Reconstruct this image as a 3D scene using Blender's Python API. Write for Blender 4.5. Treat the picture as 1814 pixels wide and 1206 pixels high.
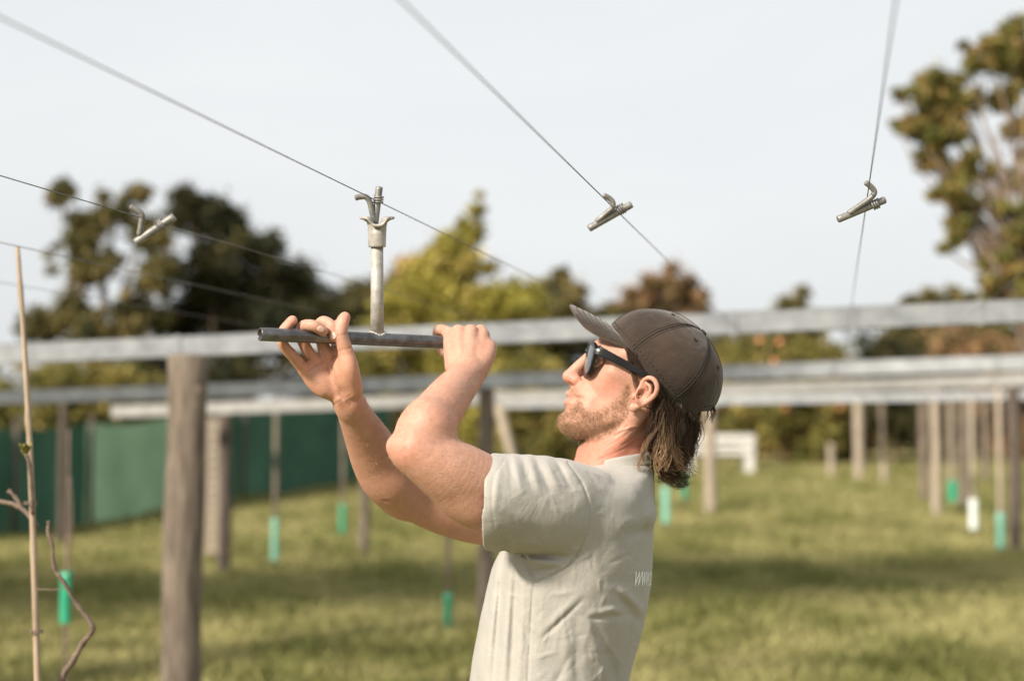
import bpy, bmesh, math, random, os
import numpy as np
from mathutils import Vector, Matrix
from mathutils.bvhtree import BVHTree

for o in list(bpy.data.objects):
    bpy.data.objects.remove(o, do_unlink=True)
SC = bpy.context.scene
COL = SC.collection
rnd = random.Random(7)
rng = np.random.default_rng(11)
R = math.radians

# ------------------------------------------------------------------ camera
FPX = 50.0 / 36.0 * 1814.0            # focal length in pixels of the photograph
CX, CY, HZ = 907.0, 603.0, 750.0      # principal point, horizon row
PITCH = math.atan((HZ - CY) / FPX)
CAM = np.array([0.0, 0.0, 1.4])
cam_d = bpy.data.cameras.new('camera')
cam_o = bpy.data.objects.new('camera', cam_d)
COL.objects.link(cam_o)
cam_d.lens = 50.0
cam_d.sensor_width = 36.0
cam_d.clip_start = 0.02
cam_d.clip_end = 3000.0
cam_d.dof.use_dof = True
cam_d.dof.focus_distance = 2.06
cam_d.dof.aperture_fstop = 2.5
cam_o.location = CAM
cam_o.rotation_euler = (math.pi / 2 + PITCH, 0, 0)
SC.camera = cam_o
SC.render.resolution_x, SC.render.resolution_y = 1024, 680
FWD = np.array([0.0, math.cos(PITCH), math.sin(PITCH)])
UPV = np.array([0.0, -math.sin(PITCH), math.cos(PITCH)])
RGT = np.array([1.0, 0.0, 0.0])

# ------------------------------------------------------------------ light
SUN_AZ = R(-134)      # where the sun stands: compass angle from +Y, negative = left of the view
SUN_EL = R(33)
sun_from = Vector((math.sin(SUN_AZ) * math.cos(SUN_EL), math.cos(SUN_AZ) * math.cos(SUN_EL), math.sin(SUN_EL)))
W = bpy.data.worlds.new('World')
SC.world = W
W.use_nodes = True
wn = W.node_tree.nodes
wl = W.node_tree.links
for n in list(wn):
    wn.remove(n)
w_out = wn.new('ShaderNodeOutputWorld')
w_bg = wn.new('ShaderNodeBackground')
w_sky = wn.new('ShaderNodeTexSky')
w_sky.sky_type = 'NISHITA'
w_sky.sun_disc = False
w_sky.sun_elevation = SUN_EL
w_sky.sun_rotation = SUN_AZ
w_sky.altitude = 50
w_sky.air_density = 1.0
w_sky.dust_density = 6.0
w_sky.ozone_density = 1.0
# thin bright high cloud veils the blue sky evenly
w_hsv = wn.new('ShaderNodeHueSaturation')
w_hsv.inputs['Saturation'].default_value = 0.35
w_mix = wn.new('ShaderNodeMix')
w_mix.data_type = 'RGBA'
w_mix.inputs[0].default_value = 0.80
w_tc = wn.new('ShaderNodeTexCoord')
w_mp = wn.new('ShaderNodeMapping'); w_mp.inputs['Scale'].default_value = (1.6, 1.6, 5.0)
w_nz = wn.new('ShaderNodeTexNoise'); w_nz.inputs['Scale'].default_value = 2.2; w_nz.inputs['Detail'].default_value = 5; w_nz.inputs['Distortion'].default_value = 0.4
w_cr = wn.new('ShaderNodeValToRGB')
w_cr.color_ramp.elements[0].position = 0.30; w_cr.color_ramp.elements[0].color = (4.42, 4.58, 4.66, 1)
w_cr.color_ramp.elements[1].position = 0.70; w_cr.color_ramp.elements[1].color = (4.86, 4.96, 4.98, 1)
wl.new(w_tc.outputs['Generated'], w_mp.inputs[0]); wl.new(w_mp.outputs[0], w_nz.inputs['Vector'])
wl.new(w_nz.outputs['Fac'], w_cr.inputs[0]); wl.new(w_cr.outputs[0], w_mix.inputs[7])
wl.new(w_sky.outputs[0], w_hsv.inputs['Color'])
wl.new(w_hsv.outputs[0], w_mix.inputs[6])
w_bg.inputs['Strength'].default_value = 0.10
wl.new(w_mix.outputs[2], w_bg.inputs['Color'])
wl.new(w_bg.outputs[0], w_out.inputs['Surface'])

sun_d = bpy.data.lights.new('sun', 'SUN')
sun_d.energy = 3.7
sun_d.angle = R(5.5)
sun_d.color = (1.0, 0.90, 0.77)
sun_o = bpy.data.objects.new('sun', sun_d)
COL.objects.link(sun_o)
sun_o.location = (-20, -8, 15)
sun_o.rotation_euler = sun_from.to_track_quat('Z', 'Y').to_euler()

SC.view_settings.view_transform = 'Standard'
SC.view_settings.look = 'None'
SC.view_settings.exposure = 1.0
SC.view_settings.gamma = 1.0
SC.view_settings.use_curve_mapping = False
SC.cycles.use_denoising = True
SC.cycles.max_bounces = 8
SC.cycles.transparent_max_bounces = 12

# ------------------------------------------------------------------ helpers
def at(px, py, D):
    """point seen at photo pixel (px,py), D metres in front of the lens"""
    return CAM + D * (FWD + RGT * ((px - CX) / FPX) - UPV * ((py - CY) / FPX))

def on_plane_z(px, py, z):
    d = FWD + RGT * ((px - CX) / FPX) - UPV * ((py - CY) / FPX)
    return CAM + d * ((z - CAM[2]) / d[2])

D0 = 2.2
SPX = FPX / D0
def B(a):
    """body space (pixels right, pixels down, pixels deep) -> world"""
    a = np.asarray(a, dtype=np.float64)
    D = D0 + a[..., 2:3] / SPX
    return CAM + D * (FWD + RGT * ((a[..., 0:1] - CX) / FPX) - UPV * ((a[..., 1:2] - CY) / FPX))

def tag(o, label=None, cat=None, group=None, kind=None):
    if label: o['label'] = label
    if cat: o['category'] = cat
    if group: o['group'] = group
    if kind: o['kind'] = kind
    return o

def wloc(o):
    p = np.zeros(3)
    while o is not None:
        p = p + np.array(o.location)
        o = o.parent
    return p

def empty(name, loc, parent=None):
    o = bpy.data.objects.new(name, None)
    o.empty_display_size = 0.1
    COL.objects.link(o)
    o.parent = parent
    o.location = np.asarray(loc) - (wloc(parent) if parent else 0)
    return o

def mesh_obj(name, verts, faces, mat, parent=None, origin=None, smooth=True, cols=None, uvs=None):
    """verts in world space; faces: list or (n,3)/(n,4) array"""
    verts = np.asarray(verts, dtype=np.float64)
    if origin is None:
        if parent is not None:
            origin = wloc(parent)
        else:
            lo, hi = verts.min(0), verts.max(0)
            origin = np.array([(lo[0] + hi[0]) / 2, (lo[1] + hi[1]) / 2, lo[2]])
    origin = np.asarray(origin)
    me = bpy.data.meshes.new(name)
    v = verts - origin
    if isinstance(faces, np.ndarray):
        n, k = faces.shape
        me.vertices.add(len(v)); me.vertices.foreach_set('co', v.ravel())
        me.loops.add(n * k); me.loops.foreach_set('vertex_index', faces.ravel().astype(np.int32))
        me.polygons.add(n); me.polygons.foreach_set('loop_start', np.arange(0, n * k, k, dtype=np.int32))
        me.update(calc_edges=True)
        me.validate()
    else:
        me.from_pydata(v.tolist(), [], faces)
    me.polygons.foreach_set('use_smooth', np.full(len(me.polygons), smooth, dtype=bool))
    if cols is not None:
        ca = me.color_attributes.new('Col', 'FLOAT_COLOR', 'POINT')
        c4 = np.ones((len(v), 4)); c4[:, :3] = cols
        ca.data.foreach_set('color', c4.ravel())
    me.materials.append(mat)
    o = bpy.data.objects.new(name, me)
    COL.objects.link(o)
    o.parent = parent
    o.location = origin - (wloc(parent) if parent else 0)
    return o

def frames(pts):
    pts = np.asarray(pts, float)
    t = np.gradient(pts, axis=0)
    t /= np.linalg.norm(t, axis=1)[:, None] + 1e-12
    ref = np.array([0, 0, 1.0]) if abs(t[0][2]) < 0.9 else np.array([1.0, 0, 0])
    n = np.cross(t[0], ref); n /= np.linalg.norm(n)
    N = [n]
    for i in range(1, len(pts)):
        n = N[-1] - t[i] * np.dot(N[-1], t[i])
        n /= np.linalg.norm(n) + 1e-12
        N.append(n)
    N = np.array(N)
    return t, N, np.cross(t, N)

def tube(pts, rad, seg=12, caps=True, bevel=0.0):
    pts = np.asarray(pts, float)
    rad = np.broadcast_to(np.asarray(rad, float), (len(pts),)).copy()
    if bevel > 0:
        d0 = pts[1] - pts[0]; d0 = d0 / np.linalg.norm(d0)
        d1 = pts[-1] - pts[-2]; d1 = d1 / np.linalg.norm(d1)
        pts = np.vstack([pts[0], pts[0] + d0 * bevel, pts[1:-1], pts[-1] - d1 * bevel, pts[-1]])
        rad = np.concatenate([[rad[0] - bevel, rad[0]], rad[1:-1], [rad[-1], rad[-1] - bevel]])
    t, N, Bn = frames(pts)
    a = np.linspace(0, 2 * np.pi, seg, endpoint=False)
    V = (pts[:, None, :] + rad[:, None, None] * (np.cos(a)[None, :, None] * N[:, None, :] + np.sin(a)[None, :, None] * Bn[:, None, :])).reshape(-1, 3)
    F = []
    for i in range(len(pts) - 1):
        for j in range(seg):
            F.append((i * seg + j, i * seg + (j + 1) % seg, (i + 1) * seg + (j + 1) % seg, (i + 1) * seg + j))
    if caps:
        F.append(tuple(range(seg - 1, -1, -1)))
        F.append(tuple((len(pts) - 1) * seg + j for j in range(seg)))
    return V, F

def join(parts):
    V, F, n = [], [], 0
    for v, f in parts:
        V.append(v)
        F += [tuple(i + n for i in q) for q in f]
        n += len(v)
    return np.vstack(V), F

def catmull(P, n=8):
    P = np.asarray(P, float)
    Q = np.vstack([2 * P[0] - P[1], P, 2 * P[-1] - P[-2]])
    out = []
    for i in range(1, len(Q) - 2):
        t = np.linspace(0, 1, n, endpoint=False)[:, None]
        a, b, c, d = Q[i - 1], Q[i], Q[i + 1], Q[i + 2]
        out.append(0.5 * ((2 * b) + (c - a) * t + (2 * a - 5 * b + 4 * c - d) * t ** 2 + (3 * b - a - 3 * c + d) * t ** 3))
    out.append(P[-1:])
    return np.vstack(out)

def box(x0, x1, y0, y1, z0, z1):
    V = np.array([(x, y, z) for z in (z0, z1) for y in (y0, y1) for x in (x0, x1)], float)
    F = [(0, 2, 3, 1), (4, 5, 7, 6), (0, 1, 5, 4), (2, 6, 7, 3), (0, 4, 6, 2), (1, 3, 7, 5)]
    return V, F

def obox(c, ax, ay, az, hx, hy, hz):
    """box about c with unit axes ax, ay, az and half sizes"""
    V, F = box(-1, 1, -1, 1, -1, 1)
    c, ax, ay, az = [np.asarray(q, float) for q in (c, ax, ay, az)]
    return c + V[:, :1] * ax * hx + V[:, 1:2] * ay * hy + V[:, 2:] * az * hz, F

# ------------------------------------------------------------------ materials
def new_mat(name):
    m = bpy.data.materials.new(name)
    m.use_nodes = True
    return m, m.node_tree.nodes, m.node_tree.links, m.node_tree.nodes['Principled BSDF']

def mat_noise(name, c1, c2, scale=8.0, rough=0.6, metal=0.0, bump=0.0, bscale=None, detail=5.0, stretch=(1, 1, 1), spec=0.4, c3=None, coords='Object'):
    m, n, l, p = new_mat(name)
    tc = n.new('ShaderNodeTexCoord')
    mp = n.new('ShaderNodeMapping')
    mp.inputs['Scale'].default_value = stretch
    l.new(tc.outputs[coords], mp.inputs[0])
    tx = n.new('ShaderNodeTexNoise')
    tx.inputs['Scale'].default_value = scale
    tx.inputs['Detail'].default_value = detail
    tx.inputs['Roughness'].default_value = 0.62
    l.new(mp.outputs[0], tx.inputs['Vector'])
    cr = n.new('ShaderNodeValToRGB')
    cr.color_ramp.elements[0].position = 0.32
    cr.color_ramp.elements[1].position = 0.68
    cr.color_ramp.elements[0].color = (*c1, 1)
    cr.color_ramp.elements[1].color = (*c2, 1)
    if c3:
        e = cr.color_ramp.elements.new(0.5); e.color = (*c3, 1)
    l.new(tx.outputs['Fac'], cr.inputs[0])
    l.new(cr.outputs[0], p.inputs['Base Color'])
    p.inputs['Roughness'].default_value = rough
    p.inputs['Metallic'].default_value = metal
    p.inputs['Specular IOR Level'].default_value = spec
    if bump > 0:
        b = n.new('ShaderNodeBump')
        b.inputs['Strength'].default_value = bump
        b.inputs['Distance'].default_value = 0.01
        t2 = n.new('ShaderNodeTexNoise')
        t2.inputs['Scale'].default_value = bscale or scale * 3
        t2.inputs['Detail'].default_value = 6
        l.new(mp.outputs[0], t2.inputs['Vector'])
        l.new(t2.outputs['Fac'], b.inputs['Height'])
        l.new(b.outputs[0], p.inputs['Normal'])
    return m

def mat_attr(name, rough=0.6, spec=0.3, translucent=0.0, sss=0.0, sheen=0.0):
    m, n, l, p = new_mat(name)
    a = n.new('ShaderNodeAttribute')
    a.attribute_name = 'Col'
    l.new(a.outputs['Color'], p.inputs['Base Color'])
    p.inputs['Roughness'].default_value = rough
    p.inputs['Specular IOR Level'].default_value = spec
    if translucent > 0:
        t = n.new('ShaderNodeBsdfTranslucent')
        mx = n.new('ShaderNodeMixShader')
        mx.inputs[0].default_value = translucent
        l.new(a.outputs['Color'], t.inputs['Color'])
        l.new(p.outputs[0], mx.inputs[1]); l.new(t.outputs[0], mx.inputs[2])
        l.new(mx.outputs[0], n['Material Output'].inputs['Surface'])
    return m

M = {}
M['galv'] = mat_noise('galvanised_steel', (0.15, 0.162, 0.175), (0.27, 0.283, 0.297), 9, 0.55, 0.2, 0.15, 60)
M['pin'] = mat_noise('galvanised_pin', (0.135, 0.130, 0.122), (0.25, 0.243, 0.23), 90, 0.5, 0.35, 0.06, 300)
M['tool_grey'] = mat_noise('cast_socket_steel', (0.25, 0.235, 0.21), (0.43, 0.41, 0.375), 60, 0.55, 0.2, 0.06, 260)
M['pipe'] = mat_noise('worn_pipe_steel', (0.065, 0.058, 0.054), (0.18, 0.185, 0.195), 40, 0.32, 0.75, 0.08, 160, stretch=(1, 1, 1))
M['wire'] = mat_noise('fence_wire_steel', (0.11, 0.10, 0.10), (0.21, 0.20, 0.20), 20, 0.45, 0.6)
M['post'] = mat_noise('weathered_post_timber', (0.055, 0.042, 0.031), (0.245, 0.200, 0.155), 7, 0.85, 0, 0.8, 30, stretch=(5, 5, 0.6), c3=(0.155, 0.122, 0.093))
M['post_dark'] = mat_noise('dark_post_timber', (0.055, 0.042, 0.034), (0.13, 0.10, 0.08), 7, 0.85, 0, 0.5, 30, stretch=(5, 5, 0.6))
M['post_pale'] = mat_noise('pale_post_timber', (0.24, 0.195, 0.145), (0.38, 0.32, 0.25), 7, 0.85, 0, 0.4, 30, stretch=(5, 5, 0.6))
M['bamboo'] = mat_noise('bamboo_cane', (0.23, 0.165, 0.105), (0.34, 0.26, 0.18), 10, 0.55, 0, 0.15, 60, stretch=(6, 6, 0.7))
M['twig'] = mat_noise('vine_bark', (0.11, 0.078, 0.06), (0.22, 0.16, 0.125), 60, 0.8, 0, 0.4, 200)
M['bark'] = mat_noise('tree_bark', (0.13, 0.09, 0.06), (0.30, 0.22, 0.16), 6, 0.9, 0, 0.6, 18, stretch=(3, 3, 0.6))
M['galv_lifted'] = mat_noise('lightened_galvanised_steel', (0.27, 0.285, 0.30), (0.42, 0.435, 0.45), 9, 0.55, 0.15, 0.15, 60)  # same steel, light put into its colour to offset shade on the second beam
M['cream'] = mat_noise('dull_cream_steel', (0.27, 0.265, 0.25), (0.385, 0.377, 0.36), 10, 0.6, 0.1, 0.1, 40)
M['white_paint'] = mat_noise('white_painted_wood', (0.50, 0.49, 0.46), (0.62, 0.61, 0.57), 6, 0.6)
# ------------------------------------------------------------------ terrain
def smooth01(t):
    t = np.clip(t, 0, 1)
    return t * t * (3 - 2 * t)

def ground_z(x, y):
    x = np.asarray(x, float); y = np.asarray(y, float)
    z = -0.16 + 0.18 * smooth01((y - 2.0) / 8.0) + 0.012 * np.clip(y - 18, 0, 40)
    z = z + 0.012 * np.clip(x, -12, 12)
    z = z + 0.025 * np.sin(x * 0.9 + 0.6) * np.sin(y * 0.55) + 0.012 * np.sin(x * 2.3 + y * 1.7)
    return z

def ground_at(px, py):
    """walk the ray of a pixel to the ground"""
    d = FWD + RGT * ((px - CX) / FPX) - UPV * ((py - CY) / FPX)
    s = 3.0
    while s < 200:
        p = CAM + d * s
        if p[2] <= ground_z(p[0], p[1]):
            return p
        s += 0.05
    return CAM + d * 60

gx = np.concatenate([np.linspace(-600, -40, 12), np.linspace(-36, 36, 150), np.linspace(40, 600, 12)])
gy = np.concatenate([np.linspace(-200, -12, 6), np.linspace(-8, 70, 170), np.linspace(76, 900, 14)])
GX, GY = np.meshgrid(gx, gy)
gv = np.stack([GX, GY, ground_z(GX, GY)], -1).reshape(-1, 3)
nx, ny = len(gx), len(gy)
ii = np.arange(nx * ny).reshape(ny, nx)
gf = np.stack([ii[:-1, :-1], ii[:-1, 1:], ii[1:, 1:], ii[1:, :-1]], -1).reshape(-1, 4)
m, n, l, p = new_mat('orchard_turf')
tc = n.new('ShaderNodeTexCoord')
def noise(scale, detail=4, vec=None, dist=0.0):
    t = n.new('ShaderNodeTexNoise'); t.inputs['Scale'].default_value = scale; t.inputs['Detail'].default_value = detail
    t.inputs['Distortion'].default_value = dist
    l.new(vec or tc.outputs['Object'], t.inputs['Vector']); return t
n1 = noise(0.55, 5, dist=0.6); n2 = noise(3.2, 6); n3 = noise(22, 4)
r1 = n.new('ShaderNodeValToRGB')
r1.color_ramp.elements[0].position = 0.34; r1.color_ramp.elements[0].color = (0.150, 0.150, 0.046, 1)
r1.color_ramp.elements[1].position = 0.66; r1.color_ramp.elements[1].color = (0.325, 0.285, 0.115, 1)
r2 = n.new('ShaderNodeValToRGB')
r2.color_ramp.elements[0].position = 0.30; r2.color_ramp.elements[0].color = (0.105, 0.112, 0.034, 1)
r2.color_ramp.elements[1].position = 0.72; r2.color_ramp.elements[1].color = (0.380, 0.312, 0.140, 1)
mx = n.new('ShaderNodeMix'); mx.data_type = 'RGBA'; mx.inputs[0].default_value = 0.5
l.new(n1.outputs['Fac'], r1.inputs[0]); l.new(n2.outputs['Fac'], r2.inputs[0])
l.new(r1.outputs[0], mx.inputs[6]); l.new(r2.outputs[0], mx.inputs[7])
l.new(mx.outputs[2], p.inputs['Base Color'])
p.inputs['Roughness'].default_value = 0.9
p.inputs['Specular IOR Level'].default_value = 0.15
bp = n.new('ShaderNodeBump'); bp.inputs['Strength'].default_value = 0.8; bp.inputs['Distance'].default_value = 0.12
l.new(n3.outputs['Fac'], bp.inputs['Height']); l.new(bp.outputs[0], p.inputs['Normal'])
tag(mesh_obj('ground', gv, gf, m, origin=(0, 0, 0)), kind='structure')

# grass blades: tufts over the part of the field that shows
def grass(nt):
    y = 5.5 + 30 * rng.random(nt) ** 1.7
    x = (rng.random(nt) * 2 - 1) * (y * 0.40 + 0.6)
    z = ground_z(x, y)
    clump = np.sin(x * 1.7 + 1.3 * np.sin(y * 1.1)) * np.sin(y * 1.3 + x * 0.4)
    patch = np.sin(x * 5.1 + 2 * np.sin(y * 2.3)) * np.sin(y * 3.7 + np.sin(x * 3.1))
    h = (0.022 + 0.050 * rng.random(nt) ** 3) * (1 + 0.45 * clump) * (1 + 0.7 * np.clip(patch, 0, 1)) * (1 + y * 0.02)
    a = rng.random(nt) * 6.283
    wdt = (0.006 + 0.006 * rng.random(nt)) * (1 + y * 0.07)
    lean = h * (0.3 + 0.8 * rng.random(nt))
    b = rng.random(nt) * 6.283
    c = np.stack([x, y, z], -1)
    dx = np.stack([np.cos(a) * wdt, np.sin(a) * wdt, 0 * a], -1)
    top = c + np.stack([np.cos(b) * lean, np.sin(b) * lean, h], -1)
    V = np.stack([c - dx, c + dx, top], 1).reshape(-1, 3)
    F = np.arange(nt * 3).reshape(-1, 3)
    t = np.clip(0.5 + 0.30 * clump + 0.35 * patch + 0.5 * (rng.random(nt) - 0.5), 0, 1)[:, None]
    ca = np.array([0.172, 0.180, 0.054]) * t + np.array([0.370, 0.335, 0.150]) * (1 - t)
    return V, F, np.repeat(ca, 3, 0)
V, F, C = grass(260000)
tag(mesh_obj('grass', V, F, mat_attr('grass_blades', 0.7, 0.2, 0.35), origin=(0, 0, 0), smooth=False, cols=C),
    'short dry yellow green orchard grass covering the field', 'grass', kind='stuff')

# ------------------------------------------------------------------ foliage
LEAF = mat_attr('leaves', 0.65, 0.15, 0.2)

def vnoise(p, s):
    q = p * s
    return (np.sin(q[:, 0] * 1.7 + 2.1 * np.sin(q[:, 1] * 1.3)) + np.sin(q[:, 1] * 1.9 + 1.7 * np.sin(q[:, 2] * 1.5)) + np.sin(q[:, 2] * 2.1 + 1.9 * np.sin(q[:, 0] * 1.1))) / 3

def leaf_cloud(blobs, n, size, pal, gap=-0.35, gscale=1.6, droop=0.0, flat=1.0):
    """blobs: (centre xyz, radius) in world metres -> leaf quads in ragged clumps"""
    n = int(n * 2.0)
    cs = np.array([b[0] for b in blobs]); rs = np.array([b[1] for b in blobs])
    sub_c, sub_r, sub_k = [], [], []
    for c, r in zip(cs, rs):
        m = 26
        d = rng.normal(size=(m, 3)); d /= np.linalg.norm(d, axis=1)[:, None]
        d[:, 2] = d[:, 2] * 0.85 + 0.08
        q = c + d * (r * (0.15 + 0.95 * rng.random(m) ** 0.75))[:, None]
        sub_c.append(q); sub_r.append(r * (0.20 + 0.28 * rng.random(m))); sub_k.append(rng.random(m))
    sub_c = np.vstack(sub_c); sub_r = np.concatenate(sub_r); sub_k = np.concatenate(sub_k)
    keep = vnoise(sub_c, gscale / max(rs.mean(), 0.2)) > gap
    sub_c, sub_r, sub_k = sub_c[keep], sub_r[keep], sub_k[keep]
    pr = sub_r ** 2 / (sub_r ** 2).sum()
    k = rng.choice(len(sub_c), n, p=pr)
    d = rng.normal(size=(n, 3)); d /= np.linalg.norm(d, axis=1)[:, None]
    rr = sub_r[k] * rng.random(n) ** 0.6 * (1 + 1.3 * rng.random(n) ** 4)
    off = d * rr[:, None]; off[:, 2] *= flat * 0.75
    p = sub_c[k] + off
    a = rng.normal(size=(n, 3)) + d * 0.6; a[:, 2] -= droop; a /= np.linalg.norm(a, axis=1)[:, None]
    b = np.cross(a, rng.normal(size=(n, 3))); b /= np.linalg.norm(b, axis=1)[:, None]
    s = size * (0.45 + 0.8 * rng.random(n) ** 1.4)[:, None] * 0.75
    V = np.stack([p - a * s * 0.5, p + b * s * 0.28, p + a * s * 0.65, p - b * s * 0.28], 1).reshape(-1, 3)
    F = np.arange(n * 4).reshape(-1, 4)
    pal = np.array(pal)
    kk = np.clip(sub_k[k] * len(pal) + rng.normal(size=n) * 0.5, 0, len(pal) - 1e-3).astype(int)
    C = pal[kk] * (0.65 + 0.7 * rng.random(n))[:, None]
    return V, F, np.repeat(C, 4, 0)

def limb_path(a, b, wob, n=8):
    t = np.linspace(0, 1, n)[:, None]
    p = np.asarray(a) * (1 - t) + np.asarray(b) * t
    p[1:-1] += rng.normal(size=(n - 2, 3)) * wob
    return catmull(p, 2)

def tree(name, px, D, blobs_px, n, size, pal, label, cat='tree', group=None, trunk_r=0.22, gap=-0.35, depth=0.35, droop=0.0, limbs=True, flat=1.0, gscale=1.6, base_py=None):
    """blobs_px: (px, py, radius px) seen at distance D"""
    sc = D / FPX
    q = at(px, HZ, D)
    base = np.array([q[0], q[1], float(ground_z(q[0], q[1]))])
    root = empty(name, base)
    tag(root, label, cat, group)
    bl = []
    for (bx, by, br) in blobs_px:
        bl.append((at(bx, by, D) + np.array([0, rnd.uniform(-1, 1) * depth * br * sc * 2.2, 0]), br * sc))
    V, F, C = leaf_cloud(bl, n, size, pal, gap, gscale, droop, flat)
    parts = []
    top = np.mean([b[0] for b in bl], 0)
    tp = np.array([base[0] * 0.6 + top[0] * 0.4, base[1], base[2] + (top[2] - base[2]) * 0.75])
    path = limb_path(base - np.array([0, 0, 0.2]), tp, trunk_r * 0.35)
    parts.append(tube(path, np.linspace(trunk_r, trunk_r * 0.45, len(path)), 9))
    if limbs:
        for (c, r) in bl:
            i = rnd.randint(len(path) // 3, len(path) - 1)
            lp = limb_path(path[i], c, trunk_r * 0.5, 6)
            parts.append(tube(lp, np.linspace(trunk_r * 0.38, trunk_r * 0.08, len(lp)), 6))
    v, f = join(parts)
    mesh_obj('trunk', v, f, M['bark'], root)
    mesh_obj('crown', V, F, LEAF, root, smooth=False, cols=C)
    return root

OLIVE = [(0.117, 0.11, 0.042), (0.174, 0.145, 0.05), (0.266, 0.208, 0.08), (0.074, 0.075, 0.033)]
DARK = [(0.032, 0.037, 0.019), (0.05, 0.051, 0.023), (0.09, 0.085, 0.032), (0.065, 0.051, 0.026)]
YGREEN = [(0.272, 0.243, 0.046), (0.378, 0.323, 0.07), (0.185, 0.175, 0.043), (0.413, 0.332, 0.097)]
RUST = [(0.386, 0.2, 0.078), (0.289, 0.173, 0.065), (0.463, 0.264, 0.121), (0.174, 0.137, 0.048)]
BROWN = [(0.265, 0.156, 0.079), (0.154, 0.125, 0.052), (0.375, 0.218, 0.109), (0.099, 0.087, 0.04)]
HEDGE = [(0.146, 0.142, 0.04), (0.255, 0.22, 0.056), (0.083, 0.082, 0.028), (0.365, 0.286, 0.087)]
PINE = [(0.134, 0.144, 0.036), (0.215, 0.195, 0.053), (0.341, 0.225, 0.083), (0.081, 0.094, 0.03), (0.27, 0.225, 0.067)]

tree('broadleaf_tree', 170, 40, [(165, 400, 48), (110, 352, 26), (205, 360, 36), (250, 345, 20), (130, 470, 50), (190, 470, 40), (255, 430, 46), (110, 560, 46), (175, 590, 60), (240, 560, 50), (280, 490, 40), (70, 585, 30)],
     15000, 0.26, OLIVE, 'open olive green tree with sky showing through, far left behind the fence', trunk_r=0.25, gap=-0.12)
tree('broadleaf_tree', 430, 42, [(345, 380, 45), (330, 345, 20), (400, 400, 52), (440, 440, 55), (380, 470, 70), (470, 500, 66), (520, 545, 62), (570, 570, 52), (420, 560, 85), (330, 560, 62), (500, 600, 80), (600, 600, 60), (480, 440, 26)],
     30000, 0.26, DARK, 'big dark green tree with a dense rounded crown above the right hand', trunk_r=0.4, gap=-0.62)
tree('willow_tree', 790, 37, [(770, 500, 62), (720, 545, 50), (810, 460, 48), (835, 410, 26), (845, 375, 14), (850, 345, 8), (790, 420, 14), (840, 530, 70), (760, 580, 70), (890, 560, 60), (700, 590, 46), (930, 545, 46), (830, 600, 70)],
     26000, 0.24, YGREEN, 'yellow green tree with a spire behind the tool handle', trunk_r=0.3, gap=-0.5)
tree('autumn_tree', 735, 44, [(745, 490, 36), (725, 515, 34), (775, 470, 28), (710, 540, 24)],
     7000, 0.24, RUST, 'rust coloured autumn tree peeping out left of the yellow green tree', trunk_r=0.2, gap=-0.5)
tree('slender_tree', 995, 41, [(995, 490, 20), (990, 520, 30), (1010, 555, 42), (960, 560, 40), (1050, 575, 36), (985, 600, 52)],
     11000, 0.24, OLIVE, 'slim olive tree just above and left of the cap brim', trunk_r=0.2, gap=-0.5)
tree('autumn_tree', 1190, 46, [(1190, 510, 36), (1225, 525, 28), (1150, 525, 34), (1120, 550, 34), (1230, 560, 34), (1170, 570, 50), (1090, 575, 34)],
     12000, 0.24, BROWN, 'brown leaved tree above the cap, its top in the open sky', trunk_r=0.25, gap=-0.5)
tree('young_conifer', 1415, 44, [(1420, 520, 14), (1415, 545, 28), (1430, 570, 36), (1390, 575, 34), (1415, 610, 52), (1340, 620, 42)],
     9000, 0.22, OLIVE, 'small pointed olive tree right of the cap behind the beams', trunk_r=0.18, gap=-0.5)
tree('broadleaf_tree', 1660, 46, [(1640, 540, 30), (1690, 535, 28), (1610, 555, 28), (1730, 550, 34), (1660, 590, 56), (1600, 600, 42), (1740, 600, 52)],
     13000, 0.24, OLIVE, 'low spreading olive tree below the tall pine at right', trunk_r=0.25, gap=-0.5)
pb = [(1795, 55, 26), (1745, 85, 24), (1775, 105, 34), (1705, 82, 10), (1722, 120, 26), (1690, 140, 34), (1650, 158, 30), (1625, 172, 20), (1600, 172, 12), (1585, 165, 8), (1680, 190, 36), (1650, 200, 30), (1725, 175, 30), (1640, 235, 34), (1605, 225, 18), (1583, 222, 10), (1680, 245, 30), (1655, 275, 26), (1640, 290, 14),
      (1700, 315, 32), (1715, 285, 20), (1680, 345, 26), (1655, 345, 16), (1725, 355, 30), (1705, 395, 28), (1690, 425, 20), (1668, 440, 12), (1790, 175, 30), (1800, 230, 22), (1805, 415, 30), (1765, 455, 26), (1795, 480, 34), (1750, 500, 20), (1808, 320, 22), (1775, 370, 16), (1760, 300, 14), (1860, 110, 50), (1880, 240, 60), (1860, 400, 60), (1900, 500, 60), (1840, 535, 40), (1790, 530, 30)]
tree('pine_tree', 1905, 24, pb, 30000, 0.16, PINE, 'tall rusty green pine tree with open limbs at the right edge', trunk_r=0.15, gap=-0.75, depth=0.6)

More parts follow.
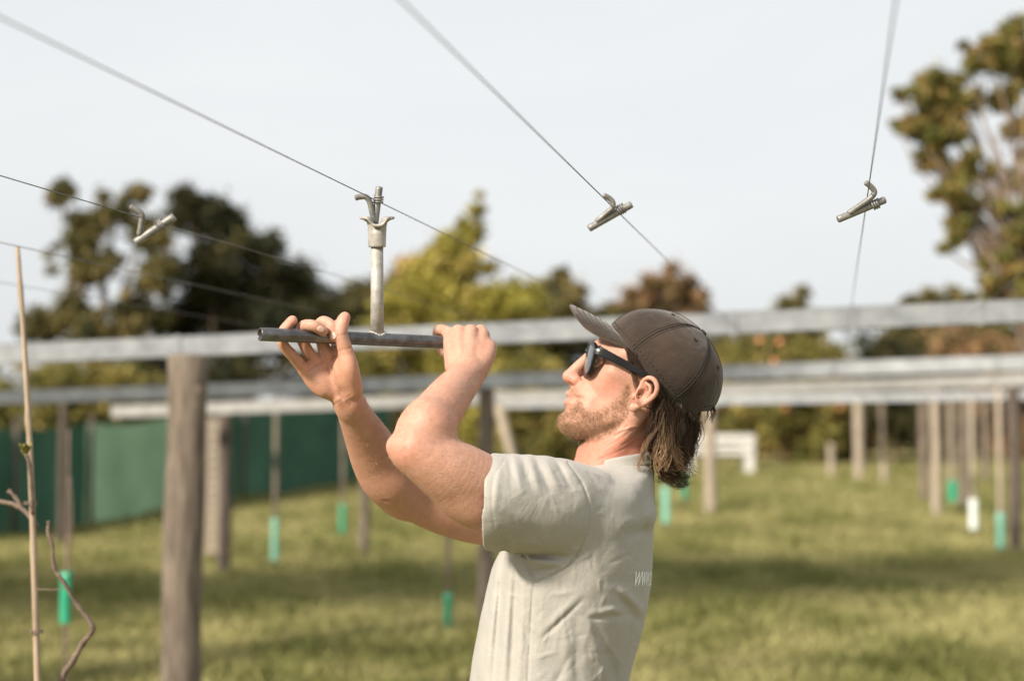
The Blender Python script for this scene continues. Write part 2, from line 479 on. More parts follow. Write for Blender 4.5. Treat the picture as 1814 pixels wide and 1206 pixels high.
tree('broadleaf_tree', 640, 43, [(640, 545, 50), (605, 560, 46), (690, 540, 46), (640, 600, 70), (670, 515, 26), (620, 520, 22), (565, 600, 50), (720, 580, 50), (680, 590, 50)],
     12000, 0.22, OLIVE, 'low olive tree filling the gap between the dark tree and the yellow green tree', trunk_r=0.18, gap=-0.8)
tree('broadleaf_tree', 945, 44, [(930, 540, 40), (960, 525, 30), (900, 550, 40), (985, 560, 40), (930, 590, 56), (1030, 580, 40), (880, 600, 46)],
     9000, 0.22, YGREEN, 'dull yellow green tree filling in right of the spire tree', trunk_r=0.18, gap=-0.8)
tree('broadleaf_tree', 1085, 45, [(1075, 575, 36), (1040, 590, 36), (1110, 580, 36), (1080, 610, 56), (1130, 600, 46)],
     7000, 0.22, DARK, 'dark low tree behind the brim of the cap', trunk_r=0.18, gap=-0.8)

# hedge and shrubs that close the field off
def shrub(px, D, top, wpx, n, pal, label, sz=0.2):
    q = at(px, HZ, D)
    gpy = HZ + (CAM[2] - float(ground_z(q[0], q[1]))) * FPX / D
    bl = []
    for i in range(13):
        r = rnd.uniform(0.24, 0.36) * wpx
        bl.append((px + rnd.uniform(-0.42, 0.42) * wpx, rnd.uniform(top + r * 0.9, gpy - r * 0.3), r))
    return tree('shrub', px, D, bl, int(n * 1.3), sz, pal, label, 'shrub', 'shrubs along the far side of the field', trunk_r=0.07, gap=-0.75, limbs=False)
shrub(40, 34, 618, 172, 6000, HEDGE, 'yellow green shrub above the green fence cloth at the left edge')
shrub(150, 35, 626, 161, 6000, HEDGE, 'olive shrub above the green fence cloth, second from the left edge')
shrub(250, 36, 618, 161, 6000, HEDGE, 'bright yellow green shrub just left of the big timber post')
shrub(430, 40, 603, 172, 5000, DARK, 'dark shrub below the big dark tree, right of the big post')
shrub(560, 41, 598, 172, 5000, DARK, 'dark shrub behind the raised right wrist')
shrub(690, 40, 598, 149, 5000, HEDGE, 'olive shrub behind the left elbow, beneath the yellow green tree')
shrub(900, 36, 608, 149, 6000, YGREEN, 'yellow green shrub behind the timber post near the bent arm')
shrub(965, 35, 633, 138, 6000, HEDGE, 'olive shrub in front of the face beneath the beams')
shrub(1050, 40, 598, 149, 4000, DARK, 'dark shrub hidden mostly by the face')
sh_o = shrub(1385, 38, 578, 172, 7000, HEDGE, 'olive shrub right of the white bench')
shrub(1460, 40, 668, 138, 6000, BROWN, 'brownish shrub behind the short stump')
shrub(1585, 38, 578, 149, 7000, DARK, 'dark green shrub right of the pale far post')
shrub(1700, 40, 568, 172, 6000, BROWN, 'brown shrub behind the cluster of posts at right')
shrub(1800, 39, 578, 149, 6000, BROWN, 'russet shrub at the right edge under the pine')
shrub(1260, 52, 568, 172, 4000, DARK, 'dark shrub behind the shed, above the bench')
shrub(1500, 48, 568, 126, 4000, HEDGE, 'pale olive shrub in the gap behind the far posts')

shrub(330, 43, 590, 190, 7000, DARK, 'dark shrub behind the top of the big timber post')
shrub(620, 44, 585, 190, 8000, DARK, 'dark shrub behind the tool handle, below the dark tree')
shrub(800, 43, 600, 180, 7000, HEDGE, 'olive shrub behind the raised left hand')
shrub(1150, 48, 565, 200, 6000, DARK, 'dark shrub behind the cap')
shrub(1330, 45, 600, 160, 6000, BROWN, 'russet shrub just right of the cap below the nearest beam')
shrub(1290, 46, 575, 160, 6000, HEDGE, 'olive shrub right behind the back of the cap')
shrub(1640, 47, 585, 180, 6000, HEDGE, 'olive shrub behind the low spreading tree at right')

FRUIT = mat_noise('orange_fruit', (0.55, 0.20, 0.08), (0.65, 0.28, 0.13), 20, 0.4)
for (ox, oy) in ((1391, 725), (1487, 722), (1346, 603), (1381, 606), (1372, 640)):
    c = at(ox, oy, 37.0)
    bm = bmesh.new(); bmesh.ops.create_icosphere(bm, subdivisions=2, radius=0.085)
    vv = np.array([q_.co[:] for q_ in bm.verts]) + c; ff = [tuple(w_.index for w_ in f_.verts) for f_ in bm.faces]; bm.free()
    mesh_obj('fruit', vv, ff, FRUIT, sh_o)

for (qx, qd, qt, qp, ql) in ((1940, 40, 590, HEDGE, 'olive shrub just past the right edge'), (2080, 41, 585, BROWN, 'russet shrub second past the right edge'), (2230, 42, 590, HEDGE, 'olive shrub third past the right edge'), (2400, 43, 580, DARK, 'dark shrub far past the right edge'),
                          (-90, 36, 620, HEDGE, 'olive shrub just past the left edge'), (-240, 37, 615, DARK, 'dark shrub farther past the left edge')):
    shrub(qx, qd, qt, 190, 6000, qp, ql)
# trees standing left of the view: their long shadows band the grass
for (tx, ty, lab) in ((-13.0, 4.9, 'spreading tree out to the left, farthest of the three that shade the grass'), (-8.8, 5.2, 'spreading tree out to the left, middle of the three that shade the grass'), (-5.0, 5.3, 'spreading tree out to the left, nearest of the three that shade the grass')):
    gz = float(ground_z(tx, ty))
    root = empty('shade_tree', (tx, ty, gz)); tag(root, lab, 'tree')
    bl = [((tx + rnd.uniform(-2.0, 2.0), ty + rnd.uniform(-0.7, 0.7), gz + rnd.uniform(6.4, 7.4)), rnd.uniform(0.7, 1.0)) for _ in range(20)]
    V, F, C = leaf_cloud(bl, 4200, 0.36, DARK, -0.6)
    lp = limb_path((tx, ty, gz - 0.2), (tx, ty, gz + 7), 0.12)
    v, f = tube(lp, np.linspace(0.3, 0.08, len(lp)), 9)
    mesh_obj('trunk', v, f, M['bark'], root)
    mesh_obj('crown', V, F, LEAF, root, smooth=False, cols=C)

# ------------------------------------------------------------------ pergola: beams, posts, wires
VPX = 1478.0
wdir = FWD + RGT * ((VPX - CX) / FPX) - UPV * ((HZ - CY) / FPX)
wdir[2] = 0; wdir /= np.linalg.norm(wdir)
BG = 'galvanised pergola beams'
def beam(pL, DL, pR, DR, h, label, mat):
    """steel box beam between two seen points, with bolted joint plates"""
    a, b = at(pL[0], pL[1], DL), at(pR[0], pR[1], DR)
    b = b + (b - a) / np.linalg.norm(b - a) * 4.5
    if pL[0] < 0: a = a - (b - a) / np.linalg.norm(b - a) * 2.0
    d = b - a; L = np.linalg.norm(d); d /= L
    z = np.array([0, 0, 1.0]); y = np.cross(z, d); y /= np.linalg.norm(y); z = np.cross(d, y)
    c = (a + b) / 2
    root = empty('pergola_beam', c - z * h / 2); tag(root, label, 'beam', BG)
    # open steel channel: web, two flanges with lips
    parts = [obox(c, d, y, z, L / 2, 0.0025, h / 2)]
    for s in (-1, 1):
        parts.append(obox(c + z * s * (h / 2 - 0.002) + y * 0.022, d, y, z, L / 2, 0.0245, 0.002))
        parts.append(obox(c + z * s * (h / 2 - 0.012) + y * 0.0465, d, y, z, L / 2, 0.002, 0.0105))
    v, f = join(parts)
    mesh_obj('channel', v, f, M[mat], root, smooth=False)
    return a, d, L, y, z, root
beams = {}
specs = [
    ('b1', (-120, 632), 6.9, (1930, 545), 5.85, 0.097, 'nearest galvanised beam running behind the cap and the big post'),
    ('b2', (-80, 707), 10.6, (1930, 637), 9.3, 0.100, 'second galvanised beam from the camera, passing behind both wrists'),
    ('b3', (197, 729), 13.6, (1930, 668), 12.6, 0.115, 'third galvanised beam, its open left end beside the big post'),
    ('b4', (860, 716), 16.8, (1930, 697), 15.6, 0.095, 'fourth galvanised beam, low behind the cap and neck'),
]
for k, pl, dl, pr, dr, h, lab in specs:
    beams[k] = beam(pl, dl, pr, dr, h, lab, {'b1': 'galv', 'b2': 'galv_lifted', 'b3': 'cream', 'b4': 'galv_lifted'}[k])
# bolts and joint plates on the nearest two beams
for k, pxs in (('b1', (315, 1298, 1512, 1735)), ('b2', (1480, 640))):
    a, d, L, y, z, root = beams[k]
    h = 0.097
    for px in pxs:
        # point on the beam under that column
        best = min(np.linspace(0, L, 800), key=lambda s: abs(((a + d * s) - CAM)[0] / np.dot((a + d * s) - CAM, FWD) * FPX + CX - px))
        c = a + d * best
        v, f = obox(c - y * 0.006, d, y, z, 0.014, 0.003, h / 2 + 0.004)
        mesh_obj('joint_strap', v, f, M['galv'], root, smooth=False)

PG = 'pergola posts'
def post(px, D, top_py, r, mat, label, base_z=None, lean=0.0, name='timber_post', knots=0, group=PG):
    t = at(px, top_py, D)
    gz = float(ground_z(t[0], t[1]))
    H = t[2] - gz
    n = 16
    zz = np.linspace(-0.15, H, n)
    pts = np.stack([t[0] + lean * (zz - H) + 0.004 * np.sin(zz * 5 + px), np.full(n, t[1]), gz + zz], -1)
    rr = r * (1 + 0.03 * np.sin(zz * 7 + px) + 0.06 * (1 - (zz + 0.15) / (H + 0.15)))
    v, f = tube(pts, rr, 20, bevel=r * 0.12)
    # slightly out of round, checked timber
    ang = np.arctan2(v[:, 1] - t[1], v[:, 0] - t[0])
    k = 1 + 0.02 * np.sin(ang * 3 + v[:, 2] * 2) + 0.012 * np.sin(ang * 11 + v[:, 2] * 1.3)
    v[:, 0] = t[0] + (v[:, 0] - t[0]) * k
    v[:, 1] = t[1] + (v[:, 1] - t[1]) * k
    o = mesh_obj(name, v, f, mat, origin=(t[0], t[1], gz))
    return tag(o, label, 'post', group)
big = post(334, 6.55, 628, 0.088, M['post'], 'big weathered round timber post under the nearest beam at left', lean=0.012)
# knots on the big post
for (kx, ky, ks) in ((340, 1170, 0.030), (344, 905, 0.014), (352, 690, 0.017)):
    c = at(kx, ky, 6.55 - 0.086)
    th = np.linspace(0, 2 * np.pi, 17)[:-1]
    V = np.vstack([c + np.array([0, -0.004, 0])] + [np.array([c + np.array([ks * r_ * math.cos(t_), 0.5 * (ks * r_ * math.cos(t_)) ** 2 / 0.088 + 0.004 * (r_ - 0.9), ks * r_ * 1.15 * math.sin(t_)]) for t_ in th]) for r_ in (0.6, 1.0)])
    F = [(0, 1 + j, 1 + (j + 1) % 16) for j in range(16)] + [(1 + j, 17 + j, 17 + (j + 1) % 16, 1 + (j + 1) % 16) for j in range(16)]
    mesh_obj('knot', V, F, M['post_dark'], big)
post(400, 13.9, 727, 0.062, M['post_dark'], 'dark slim timber post beside the pale slatted panel')
post(861, 10.2, 668, 0.058, M['post'], 'timber post behind the bent left arm')
post(646, 15.4, 846, 0.052, M['post'], 'short brown post standing in the grass below the right forearm')
post(113, 17.0, 700, 0.045, M['post_dark'], 'faint dark post in front of the green fence cloth')
post(1257, 21, 712, 0.082, M['post_pale'], 'pale thick post in front of the white bench')
post(1520, 30, 705, 0.10, M['post_pale'], 'pale far post in the middle of the gap right of the bench')
post(1562, 31, 710, 0.05, M['post'], 'greyish far post just right of the pale far post')
post(1472, 31, 786, 0.075, M['post_pale'], 'short pale stump left of the far posts', name='tree_stump')
post(1566, 28, 818, 0.06, M['post_pale'], 'very short pale stump low in the grass at right', name='tree_stump')
post(1634, 23, 690, 0.068, M['post'], 'leftmost grey post of the cluster at right')
post(1656, 20, 692, 0.066, M['post_pale'], 'pale post, second from left in the cluster at right')
post(1704, 21, 692, 0.066, M['post'], 'brown post, third from left in the cluster at right')
post(1683, 25, 695, 0.045, M['post_pale'], 'slim pale far post between two posts of the cluster at right')
post(1794, 14.4, 652, 0.060, M['post_dark'], 'dark post at the right edge under the beams')
post(1744, 27, 700, 0.07, M['post'], 'thin far post behind the white topped plant guard')
# leaning pale brace
a, b = at(876, 692, 15.5), at(908, 812, 15.2)
v, f = tube(np.array([b + (b - a) * 0.35, (a + b) / 2, a]), 0.055, 12, bevel=0.005)
tag(mesh_obj('leaning_pole', v, f, M['post_pale']), 'pale pole leaning beside the post behind the bent arm', 'pole')
# pale slatted panel (stacked boards) left of the dark post
q = at(383, 800, 15.2); gz = float(ground_z(q[0], q[1]))
root = empty('slatted_panel', (q[0], q[1], gz)); tag(root, 'pale upright slatted timber panel between the two posts at left', 'panel')
for sx in (-0.085, 0.085):
    v, f = box(q[0] + sx - 0.012, q[0] + sx + 0.012, q[1] + 0.014, q[1] + 0.04, gz - 0.05, gz + 1.5)
    mesh_obj('upright', v, f, M['post_pale'], root, smooth=False)
for i in range(15):
    z0 = gz + 0.05 + i * 0.097
    v, f = box(q[0] - 0.105, q[0] + 0.105, q[1] - 0.010, q[1] + 0.012, z0, z0 + 0.075)
    mesh_obj('slat', v, f, M['post_pale'], root, smooth=False)

# wires
WZ = CAM[2] + 0.337
WG = 'pergola wires'
def wire(px, py, label, y0=-2.5, y1=17.0, r=0.00085, z=WZ, parts=None):
    q = on_plane_z(px, py, z)
    s = np.linspace(y0, y1, 40)
    pts = q + wdir * (s - q[1])[:, None]
    v, f = tube(pts, r, 8)
    return tag(mesh_obj('wire', v, f, M['wire']), label, 'wire', WG)
wire(262, 389, 'thin wire carrying the leftmost bent pin')
wire(668, 356, 'thin wire carrying the pin held in the tool')
wire(1096, 377, 'thin wire crossing the sky diagonally through the middle pin')
wire(1538, 338, 'near vertical wire through the rightmost pin')
wire(30, 436, 'blurred wire tied to the bamboo cane at far left', y1=17)
wire(0, 500, 'faint lowest wire at far left below the bamboo cane top', y1=17)
wire(1811, 483, 'faint wire at the far right edge below the pine', y1=17)

# ------------------------------------------------------------------ green shade cloth fence
def cloth_mat(name, c1, c2):
    m, n, l, p = new_mat(name)
    tc = n.new('ShaderNodeTexCoord')
    t = n.new('ShaderNodeTexNoise'); t.inputs['Scale'].default_value = 1.2; t.inputs['Detail'].default_value = 5
    l.new(tc.outputs['Object'], t.inputs['Vector'])
    cr = n.new('ShaderNodeValToRGB')
    cr.color_ramp.elements[0].position = 0.35; cr.color_ramp.elements[1].position = 0.7
    cr.color_ramp.elements[0].color = (*c1, 1); cr.color_ramp.elements[1].color = (*c2, 1)
    l.new(t.outputs['Fac'], cr.inputs[0]); l.new(cr.outputs[0], p.inputs['Base Color'])
    p.inputs['Roughness'].default_value = 0.75
    tl = n.new('ShaderNodeBsdfTranslucent'); l.new(cr.outputs[0], tl.inputs['Color'])
    mx = n.new('ShaderNodeMixShader'); mx.inputs[0].default_value = 0.55
    l.new(p.outputs[0], mx.inputs[1]); l.new(tl.outputs[0], mx.inputs[2])
    l.new(mx.outputs[0], n['Material Output'].inputs['Surface'])
    return m
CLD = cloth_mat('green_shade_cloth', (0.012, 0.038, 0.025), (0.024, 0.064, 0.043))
CLL = cloth_mat('sunlit_shade_cloth', (0.095, 0.165, 0.105), (0.135, 0.215, 0.145))  # same cloth as the dark panels, sunlight on it put into the colour
fa, fb = at(-120, HZ, 17.0), at(690, HZ, 33.0)
froot = empty('shade_cloth_fence', (fa + fb) / 2 * np.array([1, 1, 0])); tag(froot, 'green shade cloth fence running back along the left side', 'fence')
fd = fb - fa; FL = np.hypot(fd[0], fd[1])
def fence_pt(s):
    p = fa + fd * s
    return p
def s_of_px(px):
    ss = np.linspace(0, 1, 2000)
    pp = fa + fd * ss[:, None]
    u = (pp[:, 0] - CAM[0]) / ((pp - CAM) @ FWD) * FPX + CX
    return float(np.interp(px, u, ss))
def cloth_panel(s0, s1, mat, h0, h1):
    n, mz = 40, 14
    V = []
    for i in range(n + 1):
        s = s0 + (s1 - s0) * i / n
        p = fence_pt(s); g = float(ground_z(p[0], p[1]))
        H = h0 + (h1 - h0) * i / n - 0.05 * math.sin(math.pi * i / n)
        for j in range(mz + 1):
            t = j / mz
            wv = 0.022 * math.sin(i * 0.3 + j * 0.25) * (0.3 + math.sin(math.pi * t)) + 0.003 * math.sin(i * 2.3 - j * 0.5)
            V.append((p[0] + wv * 0.9, p[1] - wv * 0.3, g - 0.02 + H * t))
    F = [(i * (mz + 1) + j, (i + 1) * (mz + 1) + j, (i + 1) * (mz + 1) + j + 1, i * (mz + 1) + j + 1) for i in range(n) for j in range(mz)]
    mesh_obj('cloth_panel', np.array(V), F, mat, froot)
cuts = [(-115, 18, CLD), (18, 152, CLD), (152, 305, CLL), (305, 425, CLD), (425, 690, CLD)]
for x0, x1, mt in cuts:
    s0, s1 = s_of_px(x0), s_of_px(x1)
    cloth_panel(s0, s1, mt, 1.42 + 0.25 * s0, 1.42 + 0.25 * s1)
    p = fence_pt(s1); g = float(ground_z(p[0], p[1]))
    v, f = tube(np.array([(p[0] + 0.09, p[1] - 0.02, g - 0.2), (p[0] + 0.09, p[1] - 0.02, g + 0.7), (p[0] + 0.09, p[1] - 0.02, g + 1.5 + 0.25 * s1)]), 0.035, 10)
    mesh_obj('fence_post', v, f, M['post_dark'], froot)

# ------------------------------------------------------------------ stakes with green plant guards
GUARD = mat_noise('green_plastic_guard', (0.010, 0.21, 0.11), (0.02, 0.29, 0.16), 14, 0.45, spec=0.5)
GUARDP = mat_noise('pale_plastic_guard', (0.10, 0.33, 0.23), (0.24, 0.48, 0.38), 14, 0.4, spec=0.5)
GUARDW = mat_noise('white_plastic_guard', (0.62, 0.72, 0.68), (0.80, 0.84, 0.82), 14, 0.35, spec=0.5)
def staked_vine(px, D, top_py, g0, g1, gr, gmat, label, tilt=0.0, sr=0.011, stakemat='post'):
    q = at(px, (g0 + g1) / 2, D)
    zt = at(px, top_py, D)[2]
    za, zb = at(px, g1, D)[2], at(px, g0, D)[2]
    gz = float(ground_z(q[0], q[1]))
    root = empty('staked_vine', (q[0], q[1], gz)); tag(root, label, 'staked vine', 'young vines in plant guards')
    v, f = tube(np.array([(q[0], q[1], gz - 0.2), (q[0] + tilt * 0.3, q[1], gz + 0.5), (q[0] + tilt, q[1], zt)]), sr, 8)
    mesh_obj('stake', v, f, M[stakemat], root)
    # guard: open sleeve, a little crumpled
    n, s = 9, 18
    V = []
    for lay, rs in ((0, 1.0), (1, 0.93)):
        for i in range(n):
            t = i / (n - 1)
            for j in range(s):
                a = 2 * math.pi * j / s
                rr = 0.82 * gr * rs * (1 + 0.10 * math.sin(a * 3 + px) + 0.06 * math.sin(a * 5 + t * 7) - 0.10 * math.sin(math.pi * t))
                V.append((q[0] + tilt * 0.25 + rr * math.cos(a), q[1] + rr * math.sin(a), za + (zb - za) * t))
    F = []
    for lay in (0, 1):
        o = lay * n * s
        for i in range(n - 1):
            for j in range(s):
                qd = (o + i * s + j, o + i * s + (j + 1) % s, o + (i + 1) * s + (j + 1) % s, o + (i + 1) * s + j)
                F.append(qd if lay == 0 else qd[::-1])
    for j in range(s):
        F.append(((n - 1) * s + j, (n - 1) * s + (j + 1) % s, n * s + (n - 1) * s + (j + 1) % s, n * s + (n - 1) * s + j))
    mesh_obj('plant_guard', np.array(V), F, gmat, root)
    # thin vine stem
    pts = np.array([(q[0] + gr * 0.3, q[1], gz), (q[0] + gr * 0.2, q[1] - 0.01, zb), (q[0] + 0.02, q[1] - 0.01, (zb * 2 + zt) / 3), (q[0] + 0.01 + tilt * 0.7, q[1] - 0.012, (zb + zt * 2) / 3)])
    pp = catmull(pts, 5)
    v, f = tube(pp, np.linspace(0.008, 0.003, len(pp)), 6)
    mesh_obj('stem', v, f, M['twig'], root)
    return root
staked_vine(793, 9.6, 700, 1050, 1138, 0.034, GUARD, 'bright green plant guard on a stake left of the shirt hem', sr=0.010)
staked_vine(487, 14.0, 690, 918, 992, 0.042, GUARDP, 'pale green plant guard on a bamboo stake right of the dark post', sr=0.022)
staked_vine(607, 17.5, 740, 893, 945, 0.045, GUARD, 'green plant guard on a stake below the right wrist', sr=0.020)
staked_vine(1724, 17.0, 690, 884, 936, 0.06, GUARDW, 'white shining plant guard by the posts at right', sr=0.030, stakemat='post_pale')
staked_vine(1773, 14.6, 680, 908, 970, 0.055, GUARDP, 'pale green plant guard beside the dark post at the right edge', sr=0.026, stakemat='post_pale')
staked_vine(1180, 17.5, 800, 862, 925, 0.06, GUARDP, 'wide pale green plant guard just right of the shirt back')
staked_vine(1213, 21, 790, 838, 882, 0.055, GUARD, 'small bright green plant guard under the hair')
staked_vine(1688, 22, 700, 852, 888, 0.09, GUARD, 'low dark green plant guard between the posts at right')
staked_vine(1640, 24, 700, 840, 872, 0.06, GUARDW, 'small white plant guard behind the leftmost post at right')
# green tree tag on the near left vine
q = at(117, 1057, 5.6); gz = float(ground_z(q[0], q[1]))
staked_vine(117, 5.6, 760, 1012, 1102, 0.028, GUARD, 'bright green plant guard behind the bent twig at far left', sr=0.004, stakemat='twig')

# ------------------------------------------------------------------ white bench, shed
q = at(1274, 845, 32.0); gz = float(ground_z(q[0], q[1]))
bz = at(1285, 845, 32)[2]
root = empty('bench', (q[0], q[1], gz)); tag(root, 'white painted garden bench across the field behind the hair', 'bench')
Lb = 0.68
for sx in (-1, 1):
    for (yy, ht) in ((0.0, 0.88), (0.42, 0.62)):
        v, f = box(q[0] + sx * Lb - 0.10, q[0] + sx * Lb + 0.10, q[1] + yy - 0.05, q[1] + yy + 0.05, gz, gz + ht)
        mesh_obj('leg', v, f, M['white_paint'], root, smooth=False)
for (z0, z1) in ((0.44, 0.53), (0.58, 0.67), (0.72, 0.885)):
    v, f = box(q[0] - Lb - 0.12, q[0] + Lb + 0.12, q[1] - 0.085, q[1] - 0.052, gz + z0, gz + z1)
    mesh_obj('back_board', v, f, M['white_paint'], root, smooth=False)
for k in range(3):
    v, f = box(q[0] - Lb, q[0] + Lb, q[1] + 0.06 + k * 0.14, q[1] + 0.18 + k * 0.14, gz + 0.40, gz + 0.44)
    mesh_obj('seat_board', v, f, M['white_paint'], root, smooth=False)
# shed with a dark window
SH = mat_noise('shed_boards', (0.30, 0.215, 0.15), (0.42, 0.31, 0.22), 3, 0.8, 0, 0.3, 12, stretch=(1, 1, 4))
GL = mat_noise('dark_window_glass', (0.02, 0.022, 0.022), (0.04, 0.045, 0.045), 2, 0.1, spec=0.6)
q = at(1268, 760, 46.0); gz = float(ground_z(q[0], q[1]))
root = empty('shed', (q[0], q[1], gz)); tag(root, 'tan garden shed with a dark window behind the bench', 'shed')
v, f = box(q[0] - 1.5, q[0] + 1.3, q[1], q[1] + 2.2, gz, gz + 1.9); mesh_obj('wall', v, f, SH, root, smooth=False)
v, f = box(q[0] - 1.65, q[0] + 1.45, q[1] - 0.2, q[1] + 2.4, gz + 1.9, gz + 1.98); mesh_obj('roof', v, f, M['post_dark'], root, smooth=False)
v, f = box(q[0] + 0.02, q[0] + 0.52, q[1] - 0.03, q[1] - 0.004, gz + 0.75, gz + 1.55); wo = mesh_obj('window', v, f, GL, root, smooth=False)
for x0 in (0.0, 0.5):
    v, f = box(q[0] + x0 - 0.03, q[0] + x0 + 0.05, q[1] - 0.05, q[1] - 0.004, gz + 0.70, gz + 1.60); mesh_obj('window_frame', v, f, M['post_pale'], wo, smooth=False)

# ------------------------------------------------------------------ bamboo cane and vine twigs at far left
ct, cb = at(31, 437, 2.80), at(69, 1206, 2.62)
d = cb - ct
low = ct + d * ((0.0 - ct[2] + float(ground_z(cb[0], cb[1]))) / d[2])
root = empty('bamboo_cane', (low[0], low[1], low[2])); tag(root, 'thin tan bamboo cane tied to the wire at far left', 'cane')
n = 90
tt = np.linspace(0, 1, n)
pts = ct + (low - ct) * tt[:, None] + np.stack([0.004 * np.sin(tt * 9), 0.002 * np.sin(tt * 7), 0 * tt], -1)
rr = 0.0042 + 0.0038 * tt ** 0.7
for nd in np.linspace(0.05, 0.95, 8):
    rr = rr + 0.0022 * np.exp(-((tt - nd) / 0.006) ** 2)
v, f = tube(pts, rr, 14); mesh_obj('culm', v, f, M['bamboo'], root)
for nd in (0.262, 0.385):
    c = ct + (low - ct) * nd
    a = np.linspace(0, 4 * np.pi, 40)
    v, f = tube(np.stack([c[0] + 0.011 * np.cos(a), c[1] + 0.011 * np.sin(a), c[2] + 0.0006 * a], -1), 0.0012, 6)
    mesh_obj('tie', v, f, M['twig'], root)

vr = empty('kiwi_vine', at(100, 1206, 2.66) * np.array([1, 1, 0]) + np.array([0, 0, float(ground_z(-0.85, 2.6))]))
tag(vr, 'bare brown vine twig with a green bud beside the bamboo cane', 'vine')
def twig(pl, name='twig', knob=True):
    P = catmull(np.array([np.append(at(x, y, D), r) for (x, y, D, r) in pl]), 6)
    rr = P[:, 3] * 0.78
    if knob:
        for k in range(0, len(P), 6):
            s = np.arange(len(P)) - k
            rr = rr * (1 + 0.28 * np.exp(-(s / 1.1) ** 2))
    v, f = tube(P[:, :3], rr, 10)
    v += 0.0006 * np.sin(v[:, [1, 2, 0]] * 420)
    mesh_obj(name, v, f, M['twig'], vr)
e = on_plane_z(95, 1206, 1.0)
twig([(70, 1330, 2.66, .0075), (108, 1206, 2.66, .0070), (128, 1172, 2.65, .0066), (146, 1140, 2.65, .0062), (164, 1112, 2.64, .0058), (140, 1075, 2.64, .0048), (112, 1030, 2.63, .0044), (97, 1006, 2.63, .0046), (92, 965, 2.62, .0036), (85, 942, 2.62, .0038), (86, 922, 2.62, .0034)])
twig([(-40, 884, 2.72, .0052), (0, 888, 2.72, .0050), (32, 896, 2.71, .0056), (54, 915, 2.70, .0050), (66, 932, 2.69, .0044)])
twig([(15, 868, 2.71, .0040), (27, 880, 2.71, .0042), (38, 897, 2.71, .0046)])
twig([(58, 910, 2.68, .0042), (55, 860, 2.67, .0038), (52, 825, 2.67, .0042), (47, 805, 2.67, .0040)])
twig([(66, 1043, 2.64, .0012), (95, 1044, 2.64, .0012), (112, 1042, 2.64, .0012)], 'tie', False)
# bud: small folded leaves
BUD = mat_noise('bud_green', (0.16, 0.15, 0.03), (0.30, 0.27, 0.07), 60, 0.6)
c = at(45, 797, 2.67)
for k in range(6):
    a = k * 1.05
    n = 7
    V, F = [], []
    ax = np.array([math.cos(a) * 0.45, math.sin(a) * 0.45, 1.0]); ax /= np.linalg.norm(ax)
    sd = np.cross(ax, [0, 0, 1.0]); sd /= np.linalg.norm(sd); nn = np.cross(ax, sd)
    for i in range(n):
        t = i / (n - 1)
        wd = 0.009 * math.sin(math.pi * (0.12 + 0.88 * t)) ** 0.8
        for s in (-1, 0, 1):
            V.append(c + ax * (t * 0.024 - 0.008) + sd * wd * s * 0.8 + nn * (0.004 * t * t + 0.003 * abs(s)))
    for i in range(n - 1):
        for s in (0, 1):
            F.append((i * 3 + s, i * 3 + s + 1, i * 3 + s + 4, i * 3 + s + 3))
    mesh_obj('bud_leaf', np.array(V), F, BUD, vr)
# ------------------------------------------------------------------ bent pins on the wires
def pxtube(P, r, seg=14, n=6, bevel=0.0):
    """P: (u,v,w) body-space points, r in pixels"""
    Q = catmull(np.asarray(P, float), n) if len(P) > 2 else np.asarray(P, float)
    rr = np.broadcast_to(np.asarray(r, float), (len(Q),)) / SPX
    return tube(B(Q), rr, seg, bevel=bevel)

def wire_w(px, py):
    q = on_plane_z(px, py, WZ)
    return (np.dot(q - CAM, FWD) - D0) * SPX

def tension_pin(shaft, arm, coil, rs, ra, label, wref, coil_turns=3, adw=-11):
    s0, s1 = np.array([*shaft[0], wref + 4.0]), np.array([*shaft[1], wref + 8.0])
    root = empty('tension_pin', B(s0)); tag(root, label, 'pin', 'bent pins on the wires')
    v, f = pxtube(np.array([s0, s0 * .66 + s1 * .34, s0 * .33 + s1 * .67, s1]), rs, 18, 4, bevel=0.0010)
    mesh_obj('shaft', v, f, M['pin'], root)
    A = np.array([(x, y, wref + 4 + adw * k) for (x, y), k in zip(arm, np.linspace(0.25, 1.1, len(arm)))])
    v, f = pxtube(A, ra, 16, 7, bevel=0.0008)
    mesh_obj('arm', v, f, M['pin'], root)
    ax = s1 - s0; L = np.linalg.norm(ax); ax /= L
    c = np.array([*coil, wref + 6.0])
    e1 = np.cross(ax, [0, 0, 1.0]); e1 /= np.linalg.norm(e1); e2 = np.cross(ax, e1)
    a = np.linspace(0, 2 * np.pi * coil_turns, 26 * coil_turns)
    P = c + ax * (np.linspace(-6.5, 6.5, len(a)))[:, None] + (rs + 1.5) * (np.cos(a)[:, None] * e1 + np.sin(a)[:, None] * e2)
    v, f = tube(B(P), 1.75 / SPX, 8)
    mesh_obj('wire_coil', v, f, M['wire'] if False else M['pin'], root)
    return root
tension_pin(((240, 430), (309, 384)), ((247, 417), (251, 392), (251, 380), (243, 373), (230, 366)), (284, 399), 8.2, 5.8,
            'bent metal pin hanging on the left wire before the dark tree', wire_w(270, 392))
tension_pin(((1043, 405), (1119, 362)), ((1056, 393), (1073, 379), (1084, 369), (1086, 360), (1080, 352), (1069, 346)), (1100, 371), 6.8, 5.0,
            'bent metal pin on the diagonal wire above the cap', wire_w(1096, 377))
tension_pin(((1484, 389), (1568, 354)), ((1503, 378), (1528, 361), (1544, 349), (1549, 340), (1543, 331), (1533, 323)), (1551, 362), 6.2, 4.7,
            'bent metal pin on the near vertical wire in the open sky at right', wire_w(1538, 338))
TW = wire_w(668, 352)
